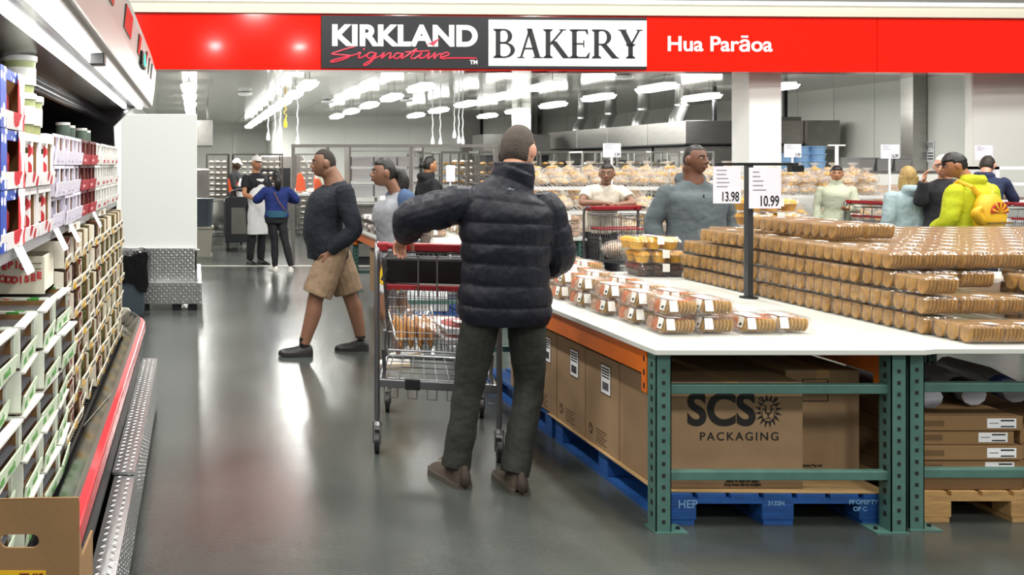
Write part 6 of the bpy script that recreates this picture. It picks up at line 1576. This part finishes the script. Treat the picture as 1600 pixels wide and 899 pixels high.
for i in range(3): SRd.put((.25+i*.6, 20.2, 0), 0, f'dark tray rack of dough on the left behind the bakers, {ORD[i]} from left', 'dark tray racks')
for i, (x, y) in enumerate([(2.3, 20.0), (4.4, 18.0), (5.0, 17.6)]): SRe.put((x, y, 0), 0, f'steel tray rack behind the glass screen, {ORD[i]} from left', 'steel tray racks')
for i, x in enumerate((5.15, 5.75, 6.35, 4.55)): SRl.put((x, 16.3+.1*i, 0), 0, f'rack of golden loaves beyond the black coat woman, {("second", "third", "rightmost", "leftmost")[i]}', 'loaf racks')
for i in range(4): SRw.put((7.0+i*.62, 16.2, 0), 0, f'rack of loaves behind the bagel stand, {ORD[i]} from left', 'loaf racks behind the bagel stand')
# white flat boxes on shelf (behind shorts man)
wh = empty('box_shelf', (3.3, 16.2, 0), 0, 'steel shelf holding stacks of white flat boxes', 'shelf')
for x in (2.75, 4.05): MB().box(x, 16.0, 0, x+.03, 16.5, 1.95).build('post', DSTEEL, wh)
for z in (.6, 1.0, 1.28, 1.55, 1.82): MB().box(2.78, 16.0, z, 4.05, 16.5, z+.02).build('shelf_board', PAPER, wh)
fbx = empty('white_box', cat='box'); MB().box(0, 0, 0, .38, .4, .045).box(-.003, -.003, .04, .383, .403, .05).build('box', PAPER, fbx, world=False); FX = Proto(fbx)
for z in (1.02, 1.30, 1.57):
    for c in range(3):
        for l in range(4 if z < 1.5 else 3): FX.put((2.80+c*.415, 16.02, z+.001+l*.052), pr.uniform(-.02, .02), f'white flat box, {({1.02: "lower", 1.30: "middle", 1.57: "upper"})[z]} shelf, stack {ORD[c]} from left, {ORD[l]} up', 'white flat boxes')
pbx = empty('white_case', (4.2, 14.5, .97), 0, 'white open case on the service counter behind the young woman', 'case')
MB().box(3.9, 14.35, .971, 4.7, 14.85, 1.12).box(3.88, 14.33, 1.12, 4.72, 14.87, 1.135).build('case', PAPER, pbx); MB().box(4.3, 14.345, 1.0, 4.62, 14.35, 1.1).build('opening', DARKM, pbx)  # dark slab on the closed front stands in for a shaded opening
# mixer, trolley, bins, sheeter
mx = empty('dough_mixer', (.55, 17.8, 0), 0, 'large steel mixer bowl on a wheeled base', 'mixer')
MB().lathe([(.22, .30), (.36, .42), (.40, .62), (.40, .86), (.42, .88), (.42, .90), (.39, .90), (.38, .6), (.3, .42)], (.55, 17.8, 0), 28).build('bowl', STEEL, mx, smooth=True)
MB().tube([(.15, 17.6, .2), (.95, 17.6, .2)], .03, 8).tube([(.2, 17.6, .2), (.2, 18.1, .2)], .03, 8).tube([(.9, 17.6, .2), (.9, 18.1, .2)], .03, 8).tube([(.28, 17.6, .2), (.28, 17.65, .75)], .02, 8).tube([(.82, 17.6, .2), (.82, 17.65, .75)], .02, 8).build('base_frame', DSTEEL, mx)
for x in (.2, .9): MB().lathe([(.07, -.02), (.08, 0), (.07, .02)], (x, 17.55, .08), 14, 0, 'x').build('wheel', BLACK, mx)
MB().box(-.1, 18.4, 0, .3, 19.2, 1.5).build('mixer_body', DSTEEL, mx, bevel=.03)
tr = empty('service_trolley', (.85, 16.6, 0), 0, 'black plastic service trolley parked in front of the mixer', 'trolley')
MB().prism([(.54, .16), (1.12, .16), (1.12, .98), (1.06, 1.0), (.6, 1.0), (.54, .96)], 16.35, 16.40, 'y').box(.54, 16.4, .16, 1.12, 17.1, .22).box(.54, 17.05, .22, 1.12, 17.1, .95).box(.54, 16.4, .88, 1.12, 17.1, .93).build('body', mat('trolley_black', '26292e', .45), tr, bevel=.015)
MB().box(.66, 16.34, .32, 1.0, 16.35, .8).build('panel', DSTEEL, tr)
MB().tube([(.64, 16.37, .98), (.66, 16.36, 1.09), (.78, 16.36, 1.13), (.94, 16.36, 1.13), (1.04, 16.36, 1.09), (1.06, 16.37, .98)], .022, 8).build('handle', mat('trolley_handle', '32353b', .5), tr, smooth=True)
for x in (.60, 1.06):
    for y in (16.42, 17.03): MB().lathe([(.06, -.02), (.075, 0), (.06, .02)], (x, y, .075), 14, 0, 'x').box(x-.015, y-.02, .08, x+.015, y+.02, .16).build('wheel', BLACK, tr)
wt = empty('dough_table', (1.6, 19.2, 0), 0, 'floured work table behind the trolley', 'table')
MB().box(.9, 18.9, .93, 3.9, 19.7, .98).build('table_top', wb, wt)
for x in (.95, 3.8): MB().box(x, 18.95, 0, x+.05, 19.0, .93).build('leg', DSTEEL, wt)
for i in range(5): tag(MB().ball((1.9+i*.3, 19.1, 1.03), (.14, .12, .055), 12).build('dough_piece', mat('dough', 'ded6c4', .7), smooth=True), f'pale dough mound on the work table, {ORD[i]} from left', 'dough', 'dough mounds')
b1_ = tag(MB().tube([(.12, 15.6, .52), (.12, 15.6, .98)], [.17, .2], 20).tube([(.12, 15.6, .98), (.12, 15.6, 1.0)], .215, 20).build('round_bin', MATS['bin_grey'], smooth=True), 'round dark bin on a stand beyond the white partition', 'bin')
bs = tag(MB().box(-.1, 15.4, 0, .30, 15.9, .02).taper(-.1, 15.4, .02, .30, 15.9, .50, .03).box(-.12, 15.38, .48, .32, 15.92, .515).build('ingredient_bin', mat('bin_tan', '9a9a8c', .5)), 'pale ingredient bin under the round dark bin', 'bin')
tag(MB().box(-.1, 23, 2.05, .45, 23.5, 2.75).box(0, 23.2, 2.75, .05, 23.25, CH).box(.3, 23.2, 2.75, .35, 23.25, CH).build('air_unit', DSTEEL, bevel=.03), 'grey air unit hanging near the left bakery wall', 'air unit')
tag(MB().box(.48, 22.4, 0, 1.1, 23, 1.7).build('upright_fridge', DSTEEL, bevel=.01), 'dull steel cabinet behind the dark tray racks', 'cabinet')
sh_ = empty('dough_sheeter', (1.6, 21.8, 0), 0, 'steel dough machine behind the bakers', 'machine')
MB().prism([(1.3, 0), (2.9, 0), (2.9, 1.35), (2.6, 1.8), (1.6, 1.8), (1.3, 1.3)], 21.7, 22.4, 'y').build('body', STEEL, sh_, bevel=.02)
MB().box(1.6, 21.66, 1.0, 2.3, 21.7, 1.5).build('panel', DARKM, sh_)
tag(MB().prism([(2.12, 1.03), (2.34, 1.03), (2.32, 1.25), (2.24, 1.42), (2.16, 1.38)], 18.95, 18.99, 'y').box(2.22, 18.95, .98, 2.25, 18.99, 1.05).build('hanging_vest', ORV, bevel=.01), 'orange vest draped upright behind the glass screen', 'vest')
tag(MB().ball((2.3, 14.6, 1.03), (.2, .15, .055), 14).build('blue_cloth', mat('pale_blue_cloth', '9cc0dc', .8, bump=.5, bscale=20), smooth=True), 'pale blue cloth lying on the service counter', 'cloth')
wsh = empty('white_shelving', (12.2, 12.5, 0), 0, 'white slatted shelving at the right frame edge', 'shelf')
for z in (.55, .8, 1.05, 1.3, 1.52): MB().box(11.0, 12.3, z, 12.6, 12.8, z+.04).build('shelf_board', PAPER, wsh)
for x in (11.0, 12.56): MB().box(x, 12.3, 0, x+.04, 12.8, 1.56).build('side_panel', PAPER, wsh)
# wall holder for papers behind black coat
tag(MB().box(XG(697, 12.4), 12.4, 1.35, XG(711, 12.4), 12.41, 1.58).box(XG(703, 12.4), 12.41, 0, XG(705, 12.4), 12.42, 1.5).build('notice_stand', PINK), 'white notice sheet on a stand beside the black coat woman', 'notice')
